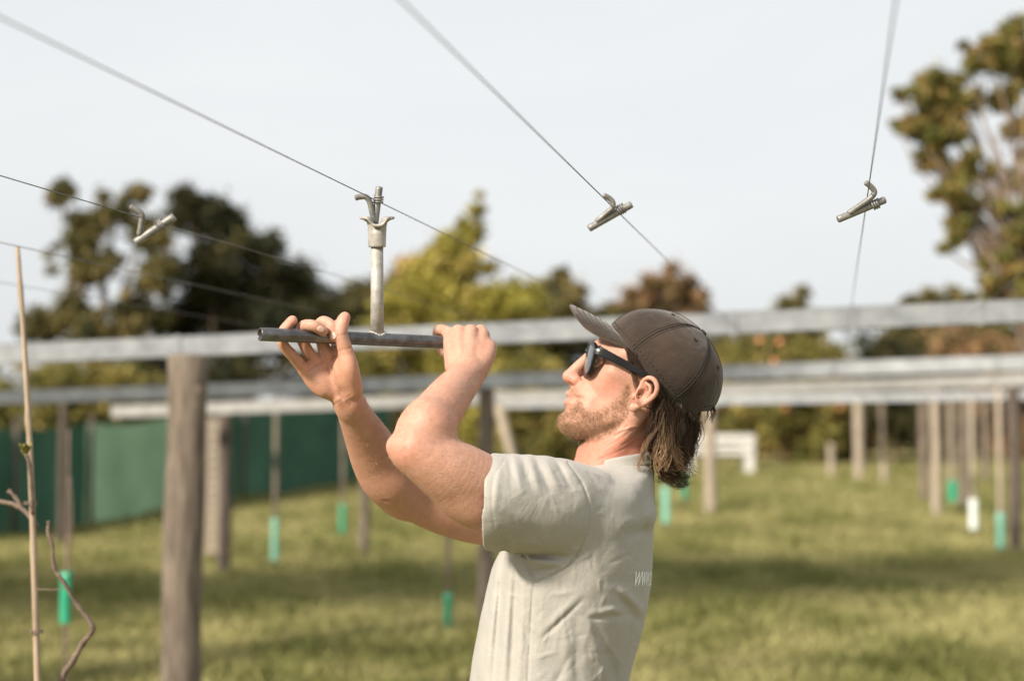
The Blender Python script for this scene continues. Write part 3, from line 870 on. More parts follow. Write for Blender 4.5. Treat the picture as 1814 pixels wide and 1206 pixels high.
tension_pin(((664, 397), (672, 331)), ((663, 394), (659, 376), (655, 358), (648, 349), (637, 349), (629, 351)), (670.5, 353), 6.2, 5.0,
            'bent metal pin seated upright in the socket of the tool', TW - 3, adw=-9)

# ------------------------------------------------------------------ the T handled twisting tool
def pipe_w(x):
    return (2.02 + 0.2 * (x - 460) / 400 - D0) * SPX
def pipe_v(x):
    return 592 + 0.043 * (x - 460)
PIPE_R = 0.0097
pl = B(np.array([460, pipe_v(460), pipe_w(460)]))
pr = B(np.array([868, pipe_v(868), pipe_w(868)]))
tc_ = B(np.array([668, pipe_v(668), pipe_w(668)]))
troot = empty('wire_twisting_tool', tc_); tag(troot, 'steel T shaped hand tool with a slotted socket held up to the wire', 'tool')
def hollow_pipe(a, b, ro, ri, seg=28):
    d = (b - a) / np.linalg.norm(b - a)
    e1 = np.cross(d, [0, 0, 1.0]); e1 /= np.linalg.norm(e1); e2 = np.cross(d, e1)
    an = np.linspace(0, 2 * np.pi, seg, endpoint=False)
    ring = lambda c, r: c + r * (np.cos(an)[:, None] * e1 + np.sin(an)[:, None] * e2)
    bv = 0.0007
    prof = [(a + d * 0.12, ri), (a + d * bv, ri), (a, ri + bv), (a, ro - bv), (a + d * bv, ro)]
    for t in np.linspace(0.06, 0.94, 12): prof.append((a * (1 - t) + b * t, ro))
    prof += [(b - d * bv, ro), (b, ro - bv), (b, ri + bv), (b - d * bv, ri), (b - d * 0.1, ri)]
    V = np.vstack([ring(c, r) for c, r in prof])
    F = [(i * seg + j, i * seg + (j + 1) % seg, (i + 1) * seg + (j + 1) % seg, (i + 1) * seg + j) for i in range(len(prof) - 1) for j in range(seg)]
    return V, F
v, f = hollow_pipe(pl, pr, PIPE_R, PIPE_R * 0.74)
mesh_obj('handle_pipe', v, f, M['pipe'], troot)
st_top = B(np.array([668, 430, TW + 2.0]))
st_bot = tc_ + np.array([0, 0, PIPE_R * 0.5])
v, f = tube(np.array([st_bot, st_bot * .5 + st_top * .5, st_top]), [0.0102, 0.0096, 0.0093], 24)
mesh_obj('stem', v, f, M['tool_grey'], troot)
# weld bead
an = np.linspace(0, 2 * np.pi, 60)
dd = (pr - pl) / np.linalg.norm(pr - pl); d2 = np.cross([0, 0, 1.0], dd)
wb = np.array([tc_ + dd * 0.0112 * math.cos(t) + d2 * 0.0112 * math.sin(t) + np.array([0, 0, math.sqrt(max(PIPE_R ** 2 - (0.0112 * math.sin(t)) ** 2 * 0.6, 1e-9)) * 0.98 + 0.0008]) for t in an])
rw = 0.0021 + 0.0006 * np.sin(an * 17)
v, f = tube(wb, rw, 8); mesh_obj('weld_bead', v, f, M['tool_grey'], troot)
# slotted flanged socket
seg = 72
cu, cw = 668.0, TW + 1.0
prof = [(10, 437), (15.0, 438), (15.6, 435), (16.2, 415), (17.0, 400), (18.5, 394), (24, 390), (30, 388.5), (31.5, 386), (30, 383.5), (22, 383.5), (15, 385), (12.5, 388), (12, 400), (12, 428)]
V = []
for (r, vv) in prof:
    for j in range(seg):
        a = 2 * math.pi * j / seg          # a = -90 deg faces the lens
        dip = 0.0
        for a0 in (-math.pi / 2 + 0.02, math.pi / 2):
            da = math.atan2(math.sin(a - a0), math.cos(a - a0))
            dip = max(dip, math.exp(-(da / 0.52) ** 4) if abs(da) < 1.2 else 0)
        top = np.clip((402 - vv) / 12.0, 0, 1)
        V.append((cu + r * math.cos(a) * (1 - 0.0 * dip), vv + dip * top * 13.5, cw + r * math.sin(a) * (1 - 0.28 * dip * top)))
F = [(i * seg + j, i * seg + (j + 1) % seg, (i + 1) * seg + (j + 1) % seg, (i + 1) * seg + j) for i in range(len(prof) - 1) for j in range(seg)]
mesh_obj('socket', B(np.array(V)), F, M['tool_grey'], troot)

# ------------------------------------------------------------------ signed distance sculpting
def smin(a, b, k):
    h = np.maximum(k - np.abs(a - b), 0) / k
    return np.minimum(a, b) - h * h * k * 0.25
def chain(P, n=8, spline=True, squash=None):
    P = np.asarray(P, float)
    Q = catmull(P, n) if (spline and len(P) > 2) else P
    if squash is not None:
        sd, sf = np.asarray(squash[0], float), squash[1]
        sd = sd / np.linalg.norm(sd)
    nseg = len(Q) - 1
    A_, B_ = Q[:-1, :3], Q[1:, :3]; AB_ = B_ - A_; L2_ = (AB_ * AB_).sum(1) + 1e-9
    def near(c, hd):
        """segments that can matter inside a block"""
        if squash is not None or nseg < 4: return range(nseg)
        pa = c - A_
        t = np.clip((pa * AB_).sum(1) / L2_, 0, 1)
        d = np.linalg.norm(pa - t[:, None] * AB_, axis=1) - (Q[:-1, 3] + (Q[1:, 3] - Q[:-1, 3]) * t)
        return np.where(d < d.min() + 2.1 * hd)[0]
    Qf = Q.astype(np.float32)
    def fn(X, segs=None):
        X = X.astype(np.float32)
        x, y, z = np.ascontiguousarray(X[:, 0]), np.ascontiguousarray(X[:, 1]), np.ascontiguousarray(X[:, 2])
        out = None
        for i in (range(nseg) if segs is None else segs):
            a, b = Qf[i], Qf[i + 1]
            ex, ey, ez, er = b - a
            iv = np.float32(1.0 / (ex * ex + ey * ey + ez * ez + 1e-9))
            dx, dy, dz = x - a[0], y - a[1], z - a[2]
            t = (dx * ex + dy * ey + dz * ez) * iv
            np.maximum(t, 0, out=t); np.minimum(t, 1, out=t)
            dx -= t * ex; dy -= t * ey; dz -= t * ez
            if squash is not None:
                q = (dx * np.float32(sd[0]) + dy * np.float32(sd[1]) + dz * np.float32(sd[2])) * np.float32(1 / sf - 1)
                dx += q * np.float32(sd[0]); dy += q * np.float32(sd[1]); dz += q * np.float32(sd[2])
            d = np.sqrt(dx * dx + dy * dy + dz * dz) - (a[3] + er * t)
            out = d if out is None else np.minimum(out, d)
        return out
    fn.near = near
    if squash is not None: fn.nocull = 10.0
    return fn
def ell(c, r, ang=0.0, yaw=0.0):
    """ellipsoid, turned by ang (deg) in the picture plane, then by yaw about the vertical"""
    c = np.asarray(c, float); r = np.asarray(r, float)
    ca, sa = math.cos(R(ang)), math.sin(R(ang)); cy, sy = math.cos(R(yaw)), math.sin(R(yaw))
    M1 = np.array([[ca, sa, 0], [-sa, ca, 0], [0, 0, 1]]); M2 = np.array([[cy, 0, sy], [0, 1, 0], [-sy, 0, cy]])
    Mx = M1 @ M2
    def fn(X):
        p = (X - c) @ Mx.T
        k0 = np.sqrt(((p / r) ** 2).sum(1)) + 1e-9
        k1 = np.sqrt(((p / r ** 2) ** 2).sum(1)) + 1e-9
        return k0 * (k0 - 1) / k1
    return fn
def plane_cut(c, nrm, rad):
    c = np.asarray(c, float); nrm = np.asarray(nrm, float); nrm = nrm / np.linalg.norm(nrm)
    def fn(X):
        return np.maximum(-(X - c) @ nrm, np.sqrt(((X - c) ** 2).sum(1)) - rad)
    return fn

def sculpt(ops, lo, hi, h, n=16, disp=None, margin=6.0):
    """ops: ('+'|'-', fn, k) -> verts, quads in body space (surface nets on sparse blocks)"""
    lo = np.asarray(lo, float); hi = np.asarray(hi, float)
    nb = np.ceil((hi - lo) / (n * h)).astype(int)
    bs = n * h
    I = np.stack(np.meshgrid(*[np.arange(k) for k in nb], indexing='ij'), -1).reshape(-1, 3)
    cen = lo + (I + 0.5) * bs
    Dm = np.array([op[1](cen) for op in ops])
    raw = Dm.copy()
    for oi, op in enumerate(ops):
        if getattr(op[1], 'nocull', 0): Dm[oi] = Dm[oi] * 0.5 - op[1].nocull
    f = np.full(len(cen), 1e9)
    for (kd, fn, k), d in zip(ops, raw):
        f = smin(f, d, k) if kd == '+' else -smin(-f, d, k)
    hd = bs * 0.8661
    act = np.where(np.abs(f) < hd * 1.25 + margin)[0]
    plus = np.array([op[0] == '+' for op in ops])
    fmin = raw[plus].min(0)
    g = np.stack(np.meshgrid(*[np.arange(n + 1)] * 3, indexing='ij'), -1).reshape(-1, 3)
    SH = nb * n + 2
    keys, pts, quads = [], [], []
    def key(c):
        c = c + 1
        return (c[..., 0] * SH[1] + c[..., 1]) * SH[2] + c[..., 2]
    SH = SH + 2
    for b in act:
        base = I[b] * n
        X = lo + (g + base) * h
        f = np.full(len(X), 1e9)
        for oi, (kd, fn, k) in enumerate(ops):
            if kd == '+':
                if Dm[oi, b] > fmin[b] + 2 * hd + k + 4: continue
                f = smin(f, fn(X, fn.near(cen[b], hd)) if hasattr(fn, 'near') else fn(X), k)
            else:
                if Dm[oi, b] > hd + k + 4: continue
                f = -smin(-f, fn(X), k)
        if disp is not None:
            f = f - disp(X)
        if f.min() > 0 or f.max() < 0: continue
        f = f.reshape(n + 1, n + 1, n + 1)
        s = f < 0
        acc = np.zeros((n, n, n, 3)); cnt = np.zeros((n, n, n))
        for ax in range(3):
            sl0 = [slice(None)] * 3; sl1 = [slice(None)] * 3
            sl0[ax] = slice(0, n); sl1[ax] = slice(1, n + 1)
            f0, f1 = f[tuple(sl0)], f[tuple(sl1)]
            ch = (f0 < 0) != (f1 < 0)
            t = np.where(ch, f0 / np.where(np.abs(f0 - f1) < 1e-9, 1e-9, f0 - f1), 0)
            o = [a for a in range(3) if a != ax]
            for d1 in (0, 1):
                for d2 in (0, 1):
                    sl = [slice(None)] * 3
                    sl[o[0]] = slice(d1, d1 + n); sl[o[1]] = slice(d2, d2 + n)
                    c = ch[tuple(sl)]
                    acc[..., ax] += np.where(c, t[tuple(sl)], 0)
                    acc[..., o[0]] += c * d1
                    acc[..., o[1]] += c * d2
                    cnt += c
            # quads for the edges owned by this block
            sub = [slice(0, n)] * 3
            cc = np.argwhere(ch[tuple(sub)])
            if len(cc):
                fl = s[tuple(sl0)][tuple(sub)][tuple(cc.T)]
                q = []
                for (d1, d2) in ((-1, -1), (0, -1), (0, 0), (-1, 0)):
                    e = cc.copy(); e[:, o[0]] += d1; e[:, o[1]] += d2
                    q.append(key(e + base))
                q = np.stack(q, 1)
                flip = fl if ax != 1 else ~fl
                q[~flip] = q[~flip][:, ::-1]
                quads.append(q)
        m = cnt > 0
        cell = np.argwhere(m)
        pts.append(lo + (cell + base + acc[m] / cnt[m][:, None]) * h)
        keys.append(key(cell + base))
    keys = np.concatenate(keys); pts = np.vstack(pts); quads = np.vstack(quads)
    od = np.argsort(keys); keys = keys[od]; pts = pts[od]
    ix = np.clip(np.searchsorted(keys, quads), 0, len(keys) - 1)
    ok = (keys[ix] == quads).all(1)
    return pts, ix[ok].astype(np.int32)

# smooth a mesh a little (kills the grid stair steps)
def relax(P, Q, it=2, lam=0.5):
    e = np.vstack([Q[:, [0, 1]], Q[:, [1, 2]], Q[:, [2, 3]], Q[:, [3, 0]]])
    cnt = np.bincount(e[:, 0], minlength=len(P)) + np.bincount(e[:, 1], minlength=len(P))
    for i in range(it):
        for l in (lam, -lam * 1.03):
            acc = np.zeros_like(P)
            for a in range(3):
                acc[:, a] = np.bincount(e[:, 0], P[e[:, 1], a], minlength=len(P)) + np.bincount(e[:, 1], P[e[:, 0], a], minlength=len(P))
            P = P + l * (acc / np.maximum(cnt, 1)[:, None] - P)
    return P

# ---- head: profile outline and half width field
prof = catmull(np.array([(1108, 574), (1080, 586), (1057, 602), (1047, 612), (1049, 626), (1043, 642), (1034, 660), (1024, 676), (1013, 687),
    (1007, 697), (1008, 703), (1001, 710), (1002, 719), (1001, 727), (992, 736), (989, 746), (993, 758), (1004, 768), (1024, 778), (1050, 779), (1085, 770),
    (1120, 758), (1165, 752), (1215, 745), (1255, 718), (1266, 670), (1250, 620), (1205, 580), (1150, 566), (1108, 574)]), 6)
HU0, HU1, HV0, HV1 = 960, 1300, 530, 810
hu = np.arange(HU0, HU1 + 1, 1.0); hv = np.arange(HV0, HV1 + 1, 1.0)
UU, VV = np.meshgrid(hu, hv)
pp = np.stack([UU.ravel(), VV.ravel()], -1)
dm = np.full(len(pp), 1e9); ins = np.zeros(len(pp), bool)
for i in range(len(prof) - 1):
    a, b = prof[i], prof[i + 1]
    ab = b - a
    t = np.clip(((pp - a) @ ab) / (ab @ ab + 1e-9), 0, 1)
    dm = np.minimum(dm, np.linalg.norm(pp - a - t[:, None] * ab, axis=1))
    c = ((a[1] > pp[:, 1]) != (b[1] > pp[:, 1]))
    xx = a[0] + (pp[:, 1] - a[1]) / (b[1] - a[1] + 1e-12) * ab[0]
    ins ^= c & (pp[:, 0] < xx)
sd2 = np.where(ins, dm, -dm).reshape(UU.shape)
ctl = np.array([  # u, v, half width, rounding depth
    (1062, 600, 62, 46), (1095, 590, 72, 46), (1100, 625, 74, 46), (1070, 640, 68, 44), (1088, 668, 77, 50), (1060, 682, 66, 52), (1040, 700, 56, 52),
    (1030, 690, 48, 46), (1015, 725, 40, 42), (1005, 750, 38, 34), (1025, 768, 42, 26), (1055, 765, 54, 22), (1060, 740, 58, 30), (1090, 745, 66, 24), (1118, 738, 69, 26),
    (1095, 710, 71, 34), (1140, 690, 80, 50), (1180, 600, 82, 80), (1230, 670, 78, 90), (1200, 730, 70, 60), (1150, 740, 68, 40), (1120, 770, 62, 24)])
d2c = ((UU[..., None] - ctl[:, 0]) ** 2 + (VV[..., None] - ctl[:, 1]) ** 2)
wt = np.exp(-d2c / (2 * 24.0 ** 2)) + 1e-9 / (d2c + 1)
WM = (wt * ctl[:, 2]).sum(-1) / wt.sum(-1)
DM = (wt * ctl[:, 3]).sum(-1) / wt.sum(-1)
tt = np.clip(sd2 / DM, 0, 1)
WF = WM * np.sqrt(np.clip(1 - (1 - tt) ** 2, 0, 1))
def gbump(u, v, su, sv, amp, ang=0):
    ca, sa = math.cos(R(ang)), math.sin(R(ang))
    x, y = UU - u, VV - v
    return amp * np.exp(-((x * ca + y * sa) / su) ** 2 - ((-x * sa + y * ca) / sv) ** 2)
inside = np.clip(sd2 / 14.0, 0, 1)
WF += inside * (gbump(1062, 640, 15, 13, -15) + gbump(1088, 660, 24, 12, 5, 30) + gbump(1045, 682, 6, 22, -4, -35) + gbump(1024, 706, 9, 6, -5)
                + gbump(1062, 700, 26, 20, -4) + gbump(1055, 613, 20, 7, 5, 25) + gbump(1112, 700, 10, 18, -3) + gbump(1040, 728, 16, 16, 3) + gbump(1090, 745, 18, 12, 3))
_f = (UU - 1155) * -0.64 + (VV - 665) * -0.768; _u = (UU - 1155) * 0.768 + (VV - 665) * -0.64
_cap = 84 * np.sqrt(np.clip(1 - (_f / 116) ** 2 - (np.maximum(_u, 0) / 106) ** 2, 0, 1))
_k = np.clip((_u + 34) / 30, 0, 1)
WF = WF * (1 - _k) + np.minimum(WF, _cap) * _k
sd2 = np.where((_u > 4) & (sd2 > 0), np.minimum(sd2, np.maximum(_cap, 0.0) * 0.5 + 0.01), sd2)
for _ in range(2):
    WF[1:-1, 1:-1] = (WF[1:-1, 1:-1] * 2 + WF[:-2, 1:-1] + WF[2:, 1:-1] + WF[1:-1, :-2] + WF[1:-1, 2:]) / 6
gy_, gx_ = np.gradient(WF)
GG = np.sqrt(1 + np.clip(gx_ ** 2 + gy_ ** 2, 0, 400))
def bil(A, u, v):
    x = np.clip(u - HU0, 0, A.shape[1] - 1.001); y = np.clip(v - HV0, 0, A.shape[0] - 1.001)
    i = x.astype(int); j = y.astype(int); fx = x - i; fy = y - j
    return (A[j, i] * (1 - fx) + A[j, i + 1] * fx) * (1 - fy) + (A[j + 1, i] * (1 - fx) + A[j + 1, i + 1] * fx) * fy
def head_fn(X):
    u, v, w = X[:, 0], X[:, 1], np.abs(X[:, 2])
    ox = np.maximum(np.maximum(HU0 - u, u - HU1), 0); oy = np.maximum(np.maximum(HV0 - v, v - HV1), 0)
    s = bil(sd2, u, v) - np.hypot(ox, oy)
    fi = (w - bil(WF, u, v)) / bil(GG, u, v)
    fo = np.sqrt(s * s + w * w)
    return np.where(s > 0, fi, np.maximum(fo * 0.9, 0.01))

head_fn.nocull = 30.0
ops = []
add = lambda fn, k=8.0: ops.append(('+', fn, k))
sub = lambda fn, k=3.0: ops.append(('-', fn, k))
add(head_fn, 4)
# neck
add(chain([(1128, 715, 0, 52), (1100, 775, 0, 61), (1090, 815, 0, 66), (1080, 870, 0, 80)], squash=((0, 0, 1), 0.93)), 9)
add(chain([(1032, 800, 0, 8), (1034, 812, 0, 9)], spline=False), 12)
for s in (-1, 1):
    add(chain([(1128, 735, 58 * s, 14), (1090, 790, 50 * s, 15), (1050, 835, 26 * s, 15)]), 16)      # neck muscle
    # nose wings, nostrils
    add(ell((1021, 673.5, 12.5 * s), (10.5, 9.5, 7.5), 20), 4)
# nose
add(chain([(1052, 624, 0, 9), (1036, 640, 0, 10.5), (1020, 655, 0, 11.0), (1010, 666, 0, 11.6)]), 9)
add(ell((1009.5, 668, 0), (12.2, 10.5, 12.5), 20), 6)
add(chain([(1012, 676, 0, 5.5), (1018, 687, 0, 6)], spline=False), 5)
for s in (-1, 1):
    sub(ell((1013.5, 675.5, 8.5 * s), (5.2, 2.6, 4.2), 25), 1.5)
    sub(chain([(1031, 664, 17 * s, 1.6), (1033, 674, 18 * s, 2.0), (1030, 682, 17 * s, 1.6)]), 4)   # wing crease
# lips
add(chain([(1021, 705, -25, 3.5), (1013, 700, -15, 5.6), (1008.5, 697.5, -5, 6.2), (1008.5, 697.5, 5, 6.2), (1013, 700, 15, 5.6), (1021, 705, 25, 3.5)]), 4)
add(chain([(1021, 708, -23, 3.5), (1011, 711, -14, 6.4), (1006, 712.5, -5, 7.0), (1006, 712.5, 5, 7.0), (1011, 711, 14, 6.4), (1021, 708, 23, 3.5)]), 4)
sub(chain([(1023, 706, -26, 1.0), (1012, 705, -14, 2.6), (1006, 704.5, 0, 3.0), (1012, 705, 14, 2.6), (1023, 706, 26, 1.0)]), 1.5)
# eyelids
for s in (-1, 1):
    add(chain([(1050, 634, 18 * s, 3.0), (1046, 629, 34 * s, 3.6), (1054, 630, 48 * s, 3.4), (1065, 640, 57 * s, 3.0)]), 4)
    add(chain([(1049, 642, 20 * s, 2.6), (1047, 645, 34 * s, 3.0), (1054, 646, 48 * s, 3.0), (1066, 642, 57 * s, 2.6)]), 4)
# ears
for s in (-1, 1):
    def E(P): return [(x, y, (w) * s, r) for (x, y, w, r) in P]
    def WE(x, y): return 78 + (x - 1122) * 0.42
    add(ell((1143, 695, WE(1143, 695) * s), (17, 26, 5.0), 32, -22 * s), 4)
    hel = [(1137, 693, 2.6), (1136, 683, 3.4), (1141, 673, 3.9), (1150, 669, 4.2), (1160, 674, 4.4), (1164, 686, 4.4), (1160, 699, 4.2), (1149, 710, 4.2), (1137, 717, 4.6), (1126, 721, 5.5)]
    add(chain(E([(x, y, WE(x, y) + 3.4, r) for x, y, r in hel])), 3)
    add(chain(E([(1146, 679, 92, 2.6), (1152, 686, 94, 3.2), (1151, 696, 94, 3.4), (1143, 705, 90, 3.2), (1133, 709, 87, 3.0)])), 3)
    add(ell((1122, 722, 83 * s), (8, 8.5, 5.0), 20), 4)
    add(ell((1124, 701, 83 * s), (5.5, 7, 5), 25), 4)            # tragus
    sub(ell((1137, 699, 96 * s), (8.5, 11, 10), 35), 3)           # concha bowl
    sub(chain(E([(1145, 676, 96, 2.2), (1147, 684, 97, 2.8), (1145, 691, 97, 2.2)])), 2)
    sub(chain(E([(1131, 700, 90, 3.2), (1133, 700, 74, 3.0)]), spline=False), 2)   # canal
    sub(chain(E([(1162, 700, 84, 5), (1166, 690, 86, 5), (1164, 676, 88, 4)])), 3)  # groove behind the ear
# near (left) arm
add(chain([(1010, 900, -160, 58), (935, 888, -202, 60), (868, 873.5, -232, 64), (808, 842, -262, 60), (764, 816, -280, 50), (734, 798, -287, 42)]), 8)
add(chain([(736, 795, -287, 40), (750, 764, -262, 49), (773, 733, -218, 43.5), (797, 701, -160, 38), (818, 676, -105, 32.5), (829, 660, -82, 30)]), 13)
add(ell((704, 794, -289), (19, 13, 18), 38), 20)                 # point of the elbow
add(ell((768, 750, -270), (30, 46, 34), -40), 22)                # forearm muscle
add(ell((835, 895, -250), (62, 34, 42), 26), 24)                 # triceps
sub(chain([(806, 774, -330, 1.6), (826, 776, -310, 3.5), (842, 775, -270, 3)]), 12)
# near hand closed over the handle end
add(chain([(826, 664, -84, 30), (827, 645, -66, 29), (829, 625, -48, 28)], squash=((0.1, 0.5, 1), 0.8)), 10)
for (kx, ky, kw, wx, wy, ww) in ((797, 593, -22, 806, 650, -68), (814, 590, -30, 818, 652, -74), (835, 589, -31, 831, 655, -75), (855, 595, -25, 845, 652, -70)):
    add(chain([(wx, wy, ww, 18), ((kx + wx) / 2, (ky + wy) / 2, (kw + ww) / 2 - 4, 16), (kx, ky, kw, 12.5)]), 7)
for (kx, ky, kw, wx, wy, ww) in ((814, 590, -30, 818, 652, -74), (835, 589, -31, 831, 655, -75), (855, 595, -25, 845, 652, -70)):
    add(chain([(kx, ky + 2, kw - 11.5, 2.6), ((kx + wx) / 2, (ky + wy) / 2, (kw + ww) / 2 - 19.0, 2.8), (wx, wy - 8, ww - 15.5, 2.0)]), 6)
for (kx, ky, kw) in ((814, 588, -28), (835, 587, -29), (855, 593, -23)):
    add(chain([(kx, ky, kw, 11.8), (kx - 3, 586, -6, 11.2), (kx - 4, 588, 22, 10.4), (kx - 3, 606, 36, 10.0), (kx - 1, 626, 32, 9.5), (kx + 2, 634, 16, 8.5)]), 4)
add(chain([(797, 591, -20, 11.0), (786, 585, -8, 9.6), (777, 585, 4, 9.2), (775, 596, 16, 8.4), (779, 614, 18, 8.0), (786, 626, 8, 7.2)]), 4)   # little finger
add(chain([(846, 655, -76, 19), (861, 632, -56, 16), (866, 614, -34, 14), (858, 622, -8, 12), (842, 628, 6, 10.5), (824, 629, 6, 9)]), 7)    # thumb
sub(chain([(790, 652, -112, 1.0), (806, 643, -104, 2.2), (818, 636, -96, 1.0)]), 6)

# far (right) arm
add(chain([(1010, 905, 165, 54), (930, 905, 155, 58), (860, 906, 128, 59), (800, 897, 100, 54), (752, 884, 78, 47), (722, 872, 62, 41)]), 8)
add(chain([(722, 876, 62, 42), (697, 855, 48, 49), (673, 820, 18, 48), (652, 780, -24, 40), (634, 745, -66, 32), (620, 716, -104, 27)]), 14)
add(ell((712, 884, 64), (26, 26, 26), 0), 22)
add(ell((690, 845, 20), (38, 46, 34), -50), 22)
sub(chain([(676, 880, 10, 1.0), (700, 895, 4, 2.0), (728, 893, 10, 1.2)]), 7)
for (x0, x1) in ((606, 601), (618, 611)):
    add(chain([(x0 + 12, 745, -98, 3.2), ((x0 + x1) / 2 + 5, 728, -114, 3.2), (x1, 708, -134, 3.0)]), 6)      # wrist tendons
# far hand: palm to the lens, fingers round the handle
add(chain([(621, 718, -104, 27), (612, 700, -116, 27), (603, 684, -120, 27)], squash=((0, 0, 1), 0.78)), 9)
for (mx_, my_, mw_, wx, wy) in ((598, 624, -112, 620, 690), (578, 628, -118, 606, 692), (558, 639, -126, 594, 692), (540, 655, -132, 584, 690)):
    add(chain([(wx, wy, -116, 17), ((mx_ + wx) / 2 - 3, (my_ + wy) / 2, (mw_ - 116) / 2 + 2, 16), (mx_, my_, mw_, 12.5)]), 8)
add(ell((612, 657, -138), (23, 33, 17), 8), 9)          # thenar
add(ell((566, 676, -128), (21, 33, 16), -38), 9)        # hypothenar
def pw(x, off): return pipe_w(x) + off
add(chain([(540, 655, -132, 11.5), (520, 632, pw(520, 24), 10.4), (501, 609, pw(501, 22), 9.6), (501, 588, pw(501, 22), 9.2), (514, 572, pw(514, 14), 9.4), (518, 568, pw(518, 10), 9.2)]), 4)   # little finger
add(chain([(557, 640, -126, 12), (543, 618, pw(543, 23), 10.5), (533, 594, pw(533, 23), 10), (537, 578, pw(537, 8), 10.2), (555, 577, pw(555, -16), 10.4), (572, 586, pw(572, -20.5), 9.8)]), 4)   # ring finger
add(chain([(578, 628, -118, 12.5), (570, 604, pw(570, 24), 11), (566, 580, pw(566, 20), 10.8), (573, 570, pw(573, 4), 10.6), (587, 578, pw(587, -16), 10.4), (592, 596, pw(592, -20), 9.6)]), 4)   # middle finger
add(chain([(598, 624, -112, 12.5), (598, 602, pw(598, 24), 11), (598, 582, pw(598, 20), 10.8), (604, 573, pw(604, 2), 10.4), (607, 584, pw(607, -8), 9.6)]), 4)   # index finger
add(chain([(624, 690, -128, 19), (618, 655, -146, 18), (613, 626, pw(613, -28), 14.5), (606, 600, pw(606, -28), 12.2), (604, 588, pw(604, -28), 11.8), (607, 570, pw(607, -26), 11.6), (611, 562, pw(611, -24), 9.8)]), 5)    # thumb
# torso core inside the shirt
add(chain([(1085, 890, -30, 60), (1065, 925, -100, 52), (1010, 905, -155, 54)]), 20)
add(chain([(1085, 890, 30, 60), (1065, 925, 90, 52), (1010, 905, 150, 54)]), 20)

def seam_fn(pls, wd):
    segs = []
    for pl in pls:
        Q = catmull(np.array(pl, float), 6)
        segs += [(Q[i], Q[i + 1]) for i in range(len(Q) - 1)]
    def fn(u, v):
        d2 = np.full_like(u, 1e9)
        for a, b in segs:
            ab = b - a
            t = np.clip(((u - a[0]) * ab[0] + (v - a[1]) * ab[1]) / (ab @ ab + 1e-9), 0, 1)
            d2 = np.minimum(d2, (u - a[0] - t * ab[0]) ** 2 + (v - a[1] - t * ab[1]) ** 2)
        return np.exp(-d2 / wd ** 2)
    return fn
def on_map(fn, u0, u1, v0, v1):
    """sample a function of (u,v) once, look it up later"""
    U_, V_ = np.meshgrid(np.arange(u0, u1 + 1.0), np.arange(v0, v1 + 1.0))
    A = fn(U_.ravel(), V_.ravel()).reshape(U_.shape)
    def look(u, v):
        x = np.clip(u - u0, 0, A.shape[1] - 1.001); y = np.clip(v - v0, 0, A.shape[0] - 1.001)
        i = x.astype(int); j = y.astype(int); fx = x - i; fy = y - j
        return (A[j, i] * (1 - fx) + A[j, i + 1] * fx) * (1 - fy) + (A[j + 1, i] * (1 - fx) + A[j + 1, i + 1] * fx) * fy
    return look
CREASE = on_map(seam_fn([[(1052, 802), (1090, 783), (1122, 760)], [(1060, 815), (1100, 797), (1140, 774)], [(1100, 790), (1130, 770), (1148, 755)], [(1066, 790), (1092, 772), (1112, 754)]], 1.6), 1030, 1170, 730, 840)
PALM = on_map(seam_fn([[(576, 631), (581, 652), (592, 676), (604, 693)], [(594, 630), (586, 640), (580, 655)], [(590, 718), (606, 707), (622, 699)], [(546, 657), (560, 648), (574, 641)], [(600, 697), (610, 706), (622, 716)], [(598, 622), (608, 619), (620, 617)], [(596, 595), (604, 593), (614, 592)], [(586, 646), (592, 660), (596, 672)], [(536, 644), (543, 640), (548, 634)]], 1.4), 470, 660, 540, 730)
def body_disp(X):
    u, v, w = X[:, 0], X[:, 1], X[:, 2]
    nk = (w < -25) & (u > 1040) & (v > 740)
    d = 0.10 * np.sin(u * 0.21 + 1.3 * np.sin(v * 0.17)) * np.sin(v * 0.19 + w * 0.11)
    if nk.any(): d = d - 0.9 * CREASE(u, v) * nk
    hk = (u < 650) & (w < -118)
    if hk.any(): d = d - 0.85 * PALM(u, v) * hk
    # finger nails stand a hair proud
    for (nu, nv, a, b, an) in ((568.5, 583, 6.6, 5.6, 20), (590.5, 595.5, 5.4, 6.2, 12)):
        ca, sa = math.cos(R(an)), math.sin(R(an))
        x, y = u - nu, v - nv
        q = ((x * ca + y * sa) / a) ** 2 + ((-x * sa + y * ca) / b) ** 2
        d = d + np.where(w < -150, 0.9 * np.clip(1.25 - q, 0, 0.3) / 0.3 - 0.5 * np.exp(-((np.sqrt(q) - 1.18) / 0.12) ** 2), 0)
    return d
BODY_H = 1.7
bv_, bq_ = sculpt(ops, (450, 530, -400), (1300, 1130, 330), BODY_H, 16, body_disp)
bv_ = relax(bv_, bq_, 3)
print('body verts', len(bv_))

